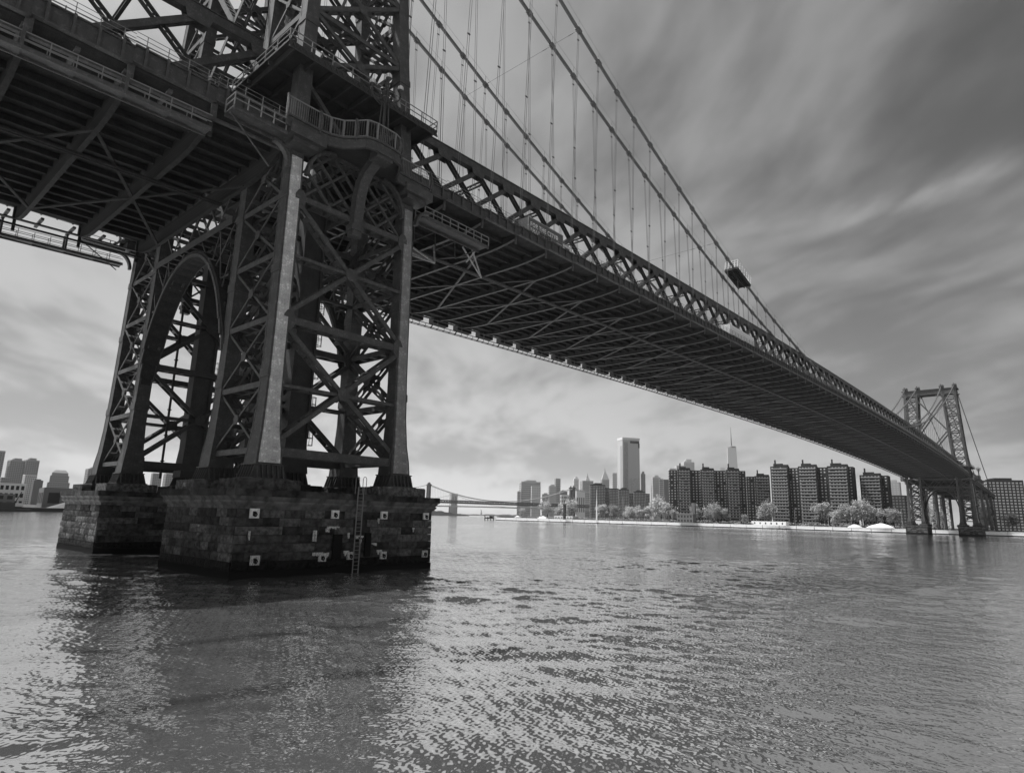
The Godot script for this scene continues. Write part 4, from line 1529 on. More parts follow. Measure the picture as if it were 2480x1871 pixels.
# ---------------------------------------------------------------- water
var gust := FastNoiseLite.new()
var waves := []

func set_waves() -> void:
	# a short wind sea: many small wave trains fanned about the wind's heading
	gust.noise_type = FastNoiseLite.TYPE_SIMPLEX
	gust.seed = 3
	gust.frequency = 0.022
	gust.fractal_octaves = 3
	var r := RandomNumberGenerator.new()
	r.seed = 17
	for i in 38:
		var wl := 0.7 * pow(10.0, (i + r.randf()) / 38.0)
		var an := atan2(-0.6, 0.8) + r.randfn(0.0, 0.85 if wl < 2.5 else 0.5)
		var k := TAU / wl
		waves.append([cos(an) * k, sin(an) * k, r.randf() * TAU, (0.020 if wl < 4.0 else 0.012) / k])

func water_height(x: float, z: float) -> float:
	var h := 0.0
	for q in waves:
		h += q[3] * sin(q[0] * x + q[1] * z + q[2])
	h += 1.6 * h * absf(h)
	# gusty patches, and calmer water out in the stream
	var calm := lerpf(1.0, 0.22, smoothstep(25.0, 110.0, Vector2(x + 5.0, z - 45.0).length()))
	return h * calm * (1.0 + 0.9 * gust.get_noise_2d(x, z))

func ripple_normals(size: int, tile: float) -> ImageTexture:
	# small ripples over a tile that repeats without a seam
	var r := RandomNumberGenerator.new()
	r.seed = 29
	var sx := PackedFloat32Array()
	var sz := PackedFloat32Array()
	sx.resize(size * size)
	sz.resize(size * size)
	var n := 0
	while n < 64:
		var wl := 0.11 * pow(8.0, pow(r.randf(), 1.3))
		var an := atan2(-0.6, 0.8) + r.randfn(0.0, 1.0)
		var kx := int(round(cos(an) * tile / wl))
		var kz := int(round(sin(an) * tile / wl))
		if kx == 0 and kz == 0:
			continue
		n += 1
		var kl := sqrt(float(kx * kx + kz * kz))
		var ph := r.randf() * TAU
		var ax := 0.032 * kx / kl
		var az := 0.032 * kz / kl
		var cx := PackedFloat32Array()
		var sn := PackedFloat32Array()
		for i in size:
			cx.append(cos(TAU * kx * i / size))
			sn.append(sin(TAU * kx * i / size))
		for j in size:
			var cz := cos(TAU * kz * j / size + ph)
			var s2 := sin(TAU * kz * j / size + ph)
			var o := j * size
			for i in size:
				var c := cx[i] * cz - sn[i] * s2
				sx[o + i] += ax * c
				sz[o + i] += az * c
	var img := Image.create(size, size, false, Image.FORMAT_RGB8)
	for j in size:
		for i in size:
			var v := Vector3(-sx[j * size + i], -sz[j * size + i], 1.0).normalized()
			img.set_pixel(i, j, Color(v.x * 0.5 + 0.5, v.y * 0.5 + 0.5, v.z * 0.5 + 0.5))
	return ImageTexture.create_from_image(img)

func water_patch(x0: float, z0: float, x1: float, z1: float, step: float, hole: Rect2, edge: Rect2) -> ArrayMesh:
	var nx := int(round((x1 - x0) / step))
	var nz := int(round((z1 - z0) / step))
	var v := PackedVector3Array()
	var nn := PackedVector3Array()
	var uv := PackedVector2Array()
	v.resize((nx + 1) * (nz + 1))
	nn.resize(v.size())
	uv.resize(v.size())
	for j in nz + 1:
		for i in nx + 1:
			var x := x0 + i * step
			var z := z0 + j * step
			var d := minf(minf(x - edge.position.x, edge.end.x - x), minf(z - edge.position.y, edge.end.y - z))
			v[j * (nx + 1) + i] = Vector3(x, water_height(x, z) * clampf(d / 60.0, 0.0, 1.0), z)
			uv[j * (nx + 1) + i] = Vector2(x, z)
	for j in nz + 1:
		for i in nx + 1:
			var l: float = v[j * (nx + 1) + maxi(i - 1, 0)].y
			var r: float = v[j * (nx + 1) + mini(i + 1, nx)].y
			var b: float = v[maxi(j - 1, 0) * (nx + 1) + i].y
			var f: float = v[mini(j + 1, nz) * (nx + 1) + i].y
			nn[j * (nx + 1) + i] = Vector3(l - r, 2.0 * step, b - f).normalized()
	var ix := PackedInt32Array()
	for j in nz:
		for i in nx:
			if hole.has_area() and hole.has_point(Vector2(x0 + (i + 0.5) * step, z0 + (j + 0.5) * step)):
				continue
			var a := j * (nx + 1) + i
			ix.append_array([a, a + 1, a + nx + 2, a, a + nx + 2, a + nx + 1])
	var arr := []
	arr.resize(Mesh.ARRAY_MAX)
	arr[Mesh.ARRAY_VERTEX] = v
	arr[Mesh.ARRAY_NORMAL] = nn
	arr[Mesh.ARRAY_TEX_UV] = uv
	arr[Mesh.ARRAY_INDEX] = ix
	var m := ArrayMesh.new()
	m.add_surface_from_arrays(Mesh.PRIMITIVE_TRIANGLES, arr)
	return m

func build_water() -> void:
	set_waves()
	var m := plain(0.62, 0.05, 0.5)
	m.metallic = 0.93
	var t := ripple_normals(640, 15.0)
	m.normal_enabled = true
	m.normal_texture = t
	m.normal_scale = 0.5
	m.uv1_triplanar = true
	m.uv1_world_triplanar = true
	m.uv1_scale = Vector3(1.0 / 15.0, 1.0 / 15.0, 1.0 / 15.0)
	mats.water = m
	var calm: StandardMaterial3D = m.duplicate()
	calm.normal_scale = 0.22
	calm.roughness = 0.10
	calm.uv1_scale = Vector3(0.04, 0.04, 0.04)
	var full := Rect2(-140, -160, 420, 300)
	var near := Rect2(-40, 6, 84, 66)
	setting("river_water", water_patch(near.position.x, near.position.y, near.end.x, near.end.y, 0.15, Rect2(), full), m)
	setting("river_water", water_patch(full.position.x, full.position.y, full.end.x, full.end.y, 0.6, near, full), m)
	var s := Shape.new()
	var a := full
	for q in [[-5000.0, -7000.0, 7600.0, a.position.y], [-5000.0, a.end.y, 7600.0, 2500.0], [-5000.0, a.position.y, a.position.x, a.end.y], [a.end.x, a.position.y, 7600.0, a.end.y]]:
		s.quad(Vector3(q[0], 0, q[3]), Vector3(q[2], 0, q[3]), Vector3(q[2], 0, q[1]), Vector3(q[0], 0, q[1]))
	setting("river_water", s, calm)

# ---------------------------------------------------------------- trees
var tree_kinds := []

func tree_shape(seed_: int, h: float, spread: float, airy: float) -> Array:
	var r := RandomNumberGenerator.new()
	r.seed = seed_
	var tr := Shape.new()
	tr.tube([Vector3.ZERO, Vector3(0.1, h * 0.3, 0.05), Vector3(0.0, h * 0.55, 0.1)], h * 0.022, 6)
	var cr := Shape.new()
	var clumps := []
	for k in 22:
		var an := r.randf() * TAU
		var ra := sqrt(r.randf()) * spread * 0.72
		var y := h * r.randf_range(0.34, 0.9)
		var shrink := 1.0 - pow(absf(y / h - 0.58) / 0.45, 2.0) * 0.75
		var c := Vector3(cos(an) * ra * shrink, y, sin(an) * ra * shrink)
		clumps.append(c)
		if k % 2 == 0:
			tr.tube([Vector3(0, h * 0.3 + k * 0.012 * h, 0), c * Vector3(0.5, 1, 0.5) - Vector3(0, h * 0.06, 0), c], h * 0.006, 4)
	for c in clumps:
		var cs := spread * r.randf_range(0.20, 0.36)
		for i in int(95 * airy):
			var d := Vector3(r.randfn(0, 0.5), r.randfn(0, 0.42), r.randfn(0, 0.5)) * cs
			var p: Vector3 = c + d
			var u := Vector3(r.randfn(), r.randfn(), r.randfn()).normalized() * r.randf_range(0.2, 0.42)
			var w := u.cross(Vector3(r.randfn(), r.randfn(), r.randfn())).normalized() * r.randf_range(0.16, 0.32)
			cr.quad(p - u, p + w, p + u, p - w)
	return [tr.mesh(), cr.mesh()]

func plant_tree(at: Vector3, kind: int, size: float, label: String, mat: String) -> void:
	var o := thing("shore_tree", label, "tree", at, "trees along the far shore", rng.randf() * TAU)
	put(o, "trunk", tree_kinds[kind][0], mats.bark, Transform3D(Basis.from_scale(Vector3.ONE * size * 1.3), Vector3.ZERO))
	put(o, "crown", tree_kinds[kind][1], mats[mat], Transform3D(Basis.from_scale(Vector3.ONE * size * 1.3), Vector3.ZERO))

# ---------------------------------------------------------------- buildings
func facing(at: Vector3, extra := 0.0) -> float:
	return atan2(EYE.x - at.x, EYE.z - at.z) + extra

func windows(s: Shape, c: Vector3, w: float, h: float, cols: int, rows: int, ww: float, wh: float, axis := 0, skip := 0.0, seed_ := 1) -> void:
	# a grid of window boxes standing 8 cm off a wall; axis 0 faces +z, 1 faces -x, 2 faces +x
	var r := RandomNumberGenerator.new()
	r.seed = seed_
	var n: Vector3 = [Vector3(0, 0, 1), Vector3(-1, 0, 0), Vector3(1, 0, 0)][axis]
	var u: Vector3 = [Vector3(1, 0, 0), Vector3(0, 0, 1), Vector3(0, 0, 1)][axis]
	for j in rows:
		for i in cols:
			if r.randf() < skip: continue
			var p := c + u * (w * ((i + 0.5) / cols - 0.5)) + Vector3.UP * (h * (j + 0.5) / rows)
			s.box(p, Vector3(absf(u.x) * ww + absf(n.x) * 0.16, wh, absf(u.z) * ww + absf(n.z) * 0.16))

func stuff(o: MeshInstance3D) -> MeshInstance3D:
	o.set_meta("kind", "stuff")
	return o

func simple_tower(called: String, label: String, x: float, z: float, w: float, h: float, wall: Material, win: Material, cols: int, rows: int, turn := 0.25, crown := 0, depth := 0.8, group := "towers of the distant skyline") -> Node3D:
	var b := thing(called, label, "building", Vector3(x, 2.0, z), group, facing(Vector3(x, 0, z), turn))
	var d := w * depth
	var s := Shape.new()
	s.box(Vector3(0, h * 0.5, 0), Vector3(w, h, d))
	put(b, "wall", s, wall)
	var g := Shape.new()
	windows(g, Vector3(0, h * 0.02, d * 0.5), w * 0.96, h * 0.95, cols, rows, w * 0.96 / cols * 0.6, h * 0.95 / rows * 0.55)
	windows(g, Vector3(-w * 0.5, h * 0.02, 0), d * 0.96, h * 0.95, maxi(2, int(cols * depth)), rows, d * 0.6 / maxi(2, int(cols * depth)), h * 0.95 / rows * 0.55, 1)
	windows(g, Vector3(w * 0.5, h * 0.02, 0), d * 0.96, h * 0.95, maxi(2, int(cols * depth)), rows, d * 0.6 / maxi(2, int(cols * depth)), h * 0.95 / rows * 0.55, 2)
	stuff(put(b, "windows", g, win))
	if crown == 1:
		var c := Shape.new()
		c.box(Vector3(w * 0.05, h + h * 0.025, 0), Vector3(w * 0.5, h * 0.05, d * 0.5))
		c.box(Vector3(-w * 0.2, h + h * 0.015, 0), Vector3(w * 0.2, h * 0.03, d * 0.3))
		put(b, "rooftop_plant", c, wall)
	elif crown == 2:
		var c := Shape.new()
		c.loft([square(Vector3(0, h, 0), w * 0.95, d * 0.95), square(Vector3(0, h + w * 0.45, 0), w * 0.62, d * 0.62), square(Vector3(0, h + w * 0.5, 0), w * 0.42, d * 0.42), square(Vector3(0, h + w * 0.85, 0), w * 0.32, d * 0.32), square(Vector3(0, h + w * 1.15, 0), w * 0.10, d * 0.10), square(Vector3(0, h + w * 1.6, 0), w * 0.02, d * 0.02)])
		put(b, "stepped_crown", c, wall)
	elif crown == 3:
		var c := Shape.new()
		c.loft([square(Vector3(0, h, 0), w * 0.96, d * 0.96), square(Vector3(0, h + w * 0.7, 0), w * 0.5, d * 0.5), square(Vector3(0, h + w * 1.15, 0), w * 0.16, d * 0.16), square(Vector3(0, h + w * 1.3, 0), w * 0.08, d * 0.08), square(Vector3(0, h + w * 1.7, 0), w * 0.01, d * 0.01)])
		put(b, "pyramid_roof", c, wall)
	return b

func slab_block(label: String, x: float, z: float, bays: Array, h: float, w: float, d: float, turn: float, pale_side := true) -> void:
	# a tall brick housing block: a long dark body with balconied bays standing forward of it
	var b := thing("apartment_block", label, "building", Vector3(x, 3.0, z), "brick housing towers along the far shore", facing(Vector3(x, 0, z), turn))
	var s := Shape.new()
	s.box(Vector3(0, h * 0.5, -d * 0.5), Vector3(w, h, d))
	put(b, "wall", s, mats.brick)
	var fl := int(round(h / 2.75))
	var g := Shape.new()
	windows(g, Vector3(0, 0.4, 0), w * 0.98, h - 0.8, int(w / 3.0), fl, 1.3, 1.15, 0, 0.06, int(x))
	windows(g, Vector3(-w * 0.5, 0.4, -d * 0.5), d * 0.9, h - 0.8, int(d / 3.4), fl, 1.3, 1.15, 1, 0.06, int(x) + 1)
	stuff(put(b, "windows", g, mats.window_pale))
	for e in bays:
		var bx: float = e[0]
		var bw: float = e[1]
		var bh: float = h + e[2]
		var bd := 5.0
		var by := Shape.new()
		by.box(Vector3(bx, bh * 0.5, bd * 0.5), Vector3(bw, bh, bd))
		put(b, "bay", by, mats.brick)
		var gw := Shape.new()
		windows(gw, Vector3(bx, 0.4, bd), bw * 0.94, bh - 0.8, maxi(3, int(bw / 2.6)), fl, 1.25, 1.1, 0, 0.1, int(x + bx))
		windows(gw, Vector3(bx - bw * 0.5, 0.4, bd * 0.5), bd * 0.9, bh - 0.8, 2, fl, 1.0, 1.1, 1, 0.1, int(x + bx))
		stuff(put(b, "bay_windows", gw, mats.window_pale))
		var sl := Shape.new()
		sl.box(Vector3(0, 0, 0), Vector3(bw * 0.86, 0.22, 1.5))
		sl.box(Vector3(0, 0.55, 0.7), Vector3(bw * 0.86, 0.8, 0.08))
		var slm := sl.mesh()
		for k in range(1, fl):
			put(b, "balcony", slm, mats.balcony, off(bx, bh * k / fl, bd + 0.6))
		var ph := Shape.new()
		ph.box(Vector3(bx - bw * 0.1, bh + 1.3, 1.0), Vector3(bw * 0.5, 2.6, 4.0))
		ph.box(Vector3(bx + bw * 0.12, bh + 0.7, 2.5), Vector3(bw * 0.7, 1.4, 4.0))
		ph.box(Vector3(bx - bw * 0.28, bh + 3.2, 0.5), Vector3(1.2, 6.2, 1.2))
		put(b, "roof_house", ph, mats.brick)

func build_far_shore() -> void:
	for q in [["window_pale", 0.38], ["window_mid", 0.13], ["wall_grey", 0.30], ["wall_pale", 0.60], ["wall_dark", 0.14], ["glass_wall", 0.42], ["balcony", 0.20], ["far_wood", 0.06]]:
		mats[q[0]] = plain(q[1], 0.7 if q[0] != "glass_wall" else 0.3)
	# land: one low plateau behind a stone river wall
	var s := Shape.new()
	var shore := [Vector2(486, -408), Vector2(505, -260), Vector2(519, -160), Vector2(533, -40), Vector2(543, 30), Vector2(556, 140), Vector2(580, 420)]
	for i in shore.size() - 1:
		var a: Vector2 = shore[i]
		var b: Vector2 = shore[i + 1]
		s.quad(Vector3(a.x + 1.0, 3.0, a.y), Vector3(b.x + 1.0, 3.0, b.y), Vector3(5200, 3.0, b.y * 9.0), Vector3(5200, 3.0, a.y * 9.0 - 900.0))
	s.quad(Vector3(487, 3.0, -408), Vector3(5200, 3.0, -408 * 9 - 900), Vector3(5200, 3.0, -408 * 9 - 1000), Vector3(1600, 3.0, -1250))
	s.quad(Vector3(487, 3.0, -408), Vector3(1600, 3.0, -1250), Vector3(1500, 3.0, -1210), Vector3(505, 3.0, -430))
	setting("far_shore_ground", s, mats.soil)
	for i in shore.size() - 1:
		var a: Vector2 = shore[i]
		var b: Vector2 = shore[i + 1]
		var k := int(round(a.distance_to(b) / 14.0))
		for j in k:
			var p := a.lerp(b, float(j) / k)
			var q := a.lerp(b, (j + 1.0) / k - 0.004)
			var w := Shape.new()
			w.bar(Vector3(p.x, 1.7, p.y), Vector3(q.x, 1.7, q.y), 2.2, 2.2, Vector3.UP)
			w.bar(Vector3(p.x - 0.15, 2.95, p.y), Vector3(q.x - 0.15, 2.95, q.y), 2.4, 0.3, Vector3.UP)
			var o := put(river_wall, "wall_section", w, mats.quay)
		var tw := Shape.new()
		tw.bar(Vector3(a.x - 0.1, 0.1, a.y), Vector3(b.x - 0.1, 0.1, b.y), 2.3, 1.2, Vector3.UP)
		put(river_wall, "wet_foot", tw, mats.weed)
		var rl := Shape.new()
		var m := int(a.distance_to(b) / 2.5)
		for j in m:
			var p := a.lerp(b, float(j) / m)
			rl.box(Vector3(p.x + 0.8, 3.65, p.y), Vector3(0.14, 1.2, 0.14))
		for y in [3.5, 3.9, 4.25]:
			rl.bar(Vector3(a.x + 0.8, y, a.y), Vector3(b.x + 0.8, y, b.y), 0.12, 0.16)
		put(river_wall, "promenade_railing", rl, mats.black)

var river_wall: Node3D

func build_city() -> void:
	# --- brick housing towers by the shore
	slab_block("broad dark brick housing block with three balconied bays, below the antenna spire", 572, -204, [[-22.5, 12.5, 0.6], [0.0, 13.0, 0.6], [24.0, 12.5, 0.6]], 51.5, 73, 14, 0.12)
	slab_block("lower narrow brick block squeezed between the two long housing towers", 622, -172, [[3.5, 14.0, 0.3]], 48.0, 22, 14, 0.1)
	slab_block("right long brick housing tower with three bays whose left sides catch the sun", 590, -112, [[-26.0, 16.0, 1.5], [-1.5, 16.0, 1.0], [23.5, 17.0, 0.6]], 53.0, 70, 13, -0.20)
	slab_block("small brick housing tower nearest the far bridge tower", 612, -65, [[-2.0, 17.0, 0.4]], 46.0, 22, 13, -0.16)
	simple_tower("apartment_tower", "tan banded apartment tower just left of the far bridge tower's foot", 855, -96, 18, 55, mats.wall_grey, mats.window_pale, 5, 19, -0.1, 1)
	simple_tower("brick_building", "low plain brick building left of the far tower's pier", 716, -74, 13, 33, mats.brick, mats.window_mid, 5, 11, -0.3)
	simple_tower("brick_building", "low dark brick building beside the far tower, behind the trees", 700, -62, 12, 33, mats.brick, mats.window_mid, 4, 11, -0.2)
	simple_tower("apartment_tower", "wide grid-windowed apartment block at the picture's right edge", 768, 13, 30, 50, mats.brick, mats.window_pale, 9, 17, 0.35, 1, 1.1)
	simple_tower("brick_building", "low rooftop at the far right edge beyond the approach", 880, 26, 9, 25, mats.brick, mats.window_mid, 3, 8)
	# --- low brick pump house with chimney on the promenade
	var ph := thing("pump_house", "small two-storey brick house with a square chimney on the waterfront", "building", Vector3(512, 3.0, -198), "", facing(Vector3(512, 0, -198), -0.35))
	var s := Shape.new()
	s.box(Vector3(0, 4.0, 0), Vector3(15, 8.0, 9))
	put(ph, "wall", s, mats.brick_pale)
	s = Shape.new()
	s.box(Vector3(0, 8.2, 0), Vector3(15.6, 0.4, 9.6))
	put(ph, "roof", s, mats.concrete)
	for k in 5:
		for y in [2.0, 5.6]:
			var wn := Shape.new()
			wn.box(Vector3(-5.6 + 2.8 * k, y, 4.5), Vector3(1.3, 1.9, 0.2))
			put(ph, "window", wn, mats.black)
	s = Shape.new()
	s.box(Vector3(4.5, 9.0, -6.5), Vector3(3.2, 18.0, 3.2))
	put(ph, "chimney", s, mats.brick_pale)
	# --- mid-distance housing left of the tall white tower
	var g := "dark brick housing slabs under the tall pale tower"
	for e in [[1386, -874, 39, 90, 9, 21, "broadest and leftmost brick slab in the row under the tall pale tower", 1], [1416, -863, 12, 83, 3, 20, "thin dark slab end beside the leftmost brick slab", 0], [1409, -838, 24, 81, 6, 19, "brick slab just left of the white mast", 0], [1415, -812, 26, 79, 6, 19, "brick slab directly below the tall pale tower", 1], [1449, -808, 14, 70, 3, 17, "lower brick slab right below the pale tower's right edge", 0], [1434, -777, 29, 74, 7, 18, "brick slab with rooftop cabin right of the pale tower", 1], [1488, -783, 11, 71, 3, 17, "rightmost short slab of the brick row", 0]]:
		simple_tower("housing_slab", e[6], e[0], e[1], e[2], e[3], mats.brick, mats.window_pale, e[4], e[5], 0.1, e[7], 0.5, g)
	# --- the tall pale tower
	var t := thing("pale_skyscraper", "tallest pale glass tower with a notched corner, standing alone over the skyline", "skyscraper", Vector3(1646, 2.0, -934), "", facing(Vector3(1646, 0, -934), 0.45))
	s = Shape.new()
	s.box(Vector3(0, 120, 0), Vector3(56, 240, 36))
	put(t, "shaft", s, mats.glass_wall)
	s = Shape.new()
	s.box(Vector3(0, 241.5, 0), Vector3(57.5, 7, 37.5))
	put(t, "roof_crown", s, mats.wall_pale)
	s = Shape.new()
	s.box(Vector3(12, 232, 18.2), Vector3(30, 7, 1.2))
	s.box(Vector3(26, 222, 18.2), Vector3(4.5, 14, 1.2))
	put(t, "corner_notch", s, mats.black)
	for e in [[-17.0, 13.0]]:
		s = Shape.new()
		s.box(Vector3(e[0], 118, 18.2), Vector3(e[1], 228, 0.8))
		put(t, "darker_window_strip", s, mats.wall_grey)
	s = Shape.new()
	s.box(Vector3(-28.2, 112, 8), Vector3(0.8, 216, 12))
	put(t, "darker_window_strip", s, mats.wall_grey)
	var wg := Shape.new()
	windows(wg, Vector3(9, 4, 18.1), 36, 120, 10, 40, 1.6, 1.2, 0, 0.45, 5)
	windows(wg, Vector3(-17, 4, 18.6), 12, 226, 4, 76, 1.5, 1.2, 0, 0.4, 6)
	stuff(put(t, "windows", wg, mats.window_mid))
	# --- downtown skyline
	for e in [
		[2396, -1943, 95, 170, "wall_grey", "window_mid", 24, 16, 0.15, 1, "broad banded office slab left of the white church-like spires, above the distant bridge"],
		[2324, -1951, 16, 122, "wall_grey", "window_mid", 4, 14, 0.15, 0, "narrow shoulder at the left edge of the broad office slab"],
		[2221, -1762, 41, 139, "glass_wall", "wall_grey", 4, 12, 0.1, 0, "plain pale slab in front of the broad office slab"],
		[2248, -1727, 28, 104, "wall_grey", "window_mid", 6, 12, 0.1, 1, "low round-topped building between two slabs of the skyline"],
		[2306, -1734, 33, 144, "glass_wall", "wall_grey", 5, 14, 0.2, 1, "pale office tower left of the suspension bridge's right-hand tower"],
		[2361, -1745, 24, 182, "wall_grey", "window_mid", 5, 20, 0.3, 0, "slim darker tower rising behind the pale office tower"],
		[1896, -1365, 28, 98, "wall_dark", "window_mid", 6, 12, 0.1, 1, "dark low block behind the distant bridge's right cable"],
		[1821, -1298, 36, 82, "wall_pale", "window_mid", 5, 6, 0.1, 0, "white low building under the distant bridge's right cable"],
		[2575, -1791, 24, 194, "wall_pale", "wall_grey", 6, 26, 0.2, 1, "pale round-shouldered tower just right of the distant bridge tower"],
		[2770, -1861, 60, 196, "wall_grey", "window_mid", 12, 26, 0.3, 0, "wide shouldered tower below the tallest stepped spire"],
		[2790, -1870, 27, 198, "wall_grey", "window_mid", 6, 24, 0.3, 2, "art deco tower with tall stepped spire"],
		[2426, -1656, 25, 128, "wall_grey", "window_mid", 6, 14, 0.1, 0, "grey block in front of the stepped spire, left side"],
		[2958, -1868, 41, 214, "wall_grey", "window_mid", 8, 24, 0.25, 3, "tower with steep pyramid roof left of the tall pale tower"],
		[2015, -1371, 34, 106, "wall_pale", "wall_dark", 4, 1, 0.1, 0, "white building with broad vertical stripes below the stepped spire"],
		[2113, -1405, 30, 106, "wall_grey", "window_mid", 6, 12, 0.1, 0, "grey block right of the striped white building"],
		[2512, -1526, 20, 212, "glass_wall", "wall_grey", 3, 20, 0.1, 0, "pale slab peeking from behind the tall pale tower's left edge"],
		[1970, -1069, 15, 162, "wall_dark", "window_mid", 3, 20, 0.1, 1, "dark slim tower peeking from behind the tall pale tower's right edge"],
		[1990, -1030, 28, 150, "glass_wall", "wall_grey", 6, 24, 0.3, 1, "rippled pale tower in the gap left of the brick housing towers"],
		[1955, -990, 14, 142, "wall_grey", "window_mid", 3, 20, 0.1, 0, "slim grey slab against the left housing tower"],
		[1310, -633, 14, 95, "wall_dark", "window_mid", 3, 16, 0.1, 0, "dark slab hard against the left housing tower's edge"],
		[3303, -1540, 60, 326, "glass_wall", "wall_grey", 10, 40, 0.35, 1, "hazy glass tower showing over the left housing tower, highest of three"],
		[3238, -1558, 47, 302, "glass_wall", "wall_grey", 8, 36, 0.35, 0, "hazy glass tower showing over the left housing tower, middle of three"],
		[3175, -1572, 36, 282, "glass_wall", "wall_grey", 6, 34, 0.35, 0, "hazy glass tower showing over the left housing tower, lowest of three"],
	]:
		simple_tower("office_tower", e[10], e[0], e[1], e[2], e[3], mats[e[4]], mats[e[5]], e[6], e[7], e[8], e[9])
	# --- the tapering glass tower with a mast
	var w := thing("spire_skyscraper", "hazy tapering glass skyscraper with a tall antenna mast behind the housing towers", "skyscraper", Vector3(3492, 2, -1360), "", facing(Vector3(3492, 0, -1360), 0.1))
	s = Shape.new()
	var ring := func(y: float, a: float, cut: float) -> Array:
		var o := []
		for k in 8:
			var an := TAU * (k + 0.5) / 8
			o.append(Vector3(cos(an), 0, -sin(an)) * a + Vector3.UP * y)
		return o
	s.loft([square(Vector3(0, 0, 0), 63, 63), square(Vector3(0, 60, 0), 63, 63), square(Vector3(0, 417, 0), 46, 46)])
	put(w, "shaft", s, mats.glass_wall)
	s = Shape.new()
	s.lathe(Vector3(0, 417, 0), [Vector2(22, 0), Vector2(24, 2), Vector2(24, 8), Vector2(20, 9)], 16)
	put(w, "ring", s, mats.wall_grey)
	s = Shape.new()
	s.lathe(Vector3(0, 425, 0), [Vector2(3.5, 0), Vector2(2.6, 30), Vector2(2.8, 32), Vector2(1.6, 70), Vector2(0.6, 112)], 8)
	put(w, "mast", s, mats.wall_dark)
	w = thing("spire_shoulder_tower", "pale stub of a tower against the antenna skyscraper's left foot", "building", Vector3(3440, 2, -1395), "", facing(Vector3(3440, 0, -1395)))
	s = Shape.new()
	s.box(Vector3(0, 150, 0), Vector3(26, 300, 26))
	put(w, "wall", s, mats.glass_wall)
	far_bridges()
	shore_things()
	left_bank()

func strand(a: Vector3, b: Vector3, sag: float, k := 16) -> Array:
	var o := []
	for i in k + 1:
		var t := float(i) / k
		var p := a.lerp(b, t)
		p.y -= sag * 4.0 * t * (1.0 - t)
		o.append(p)
	return o

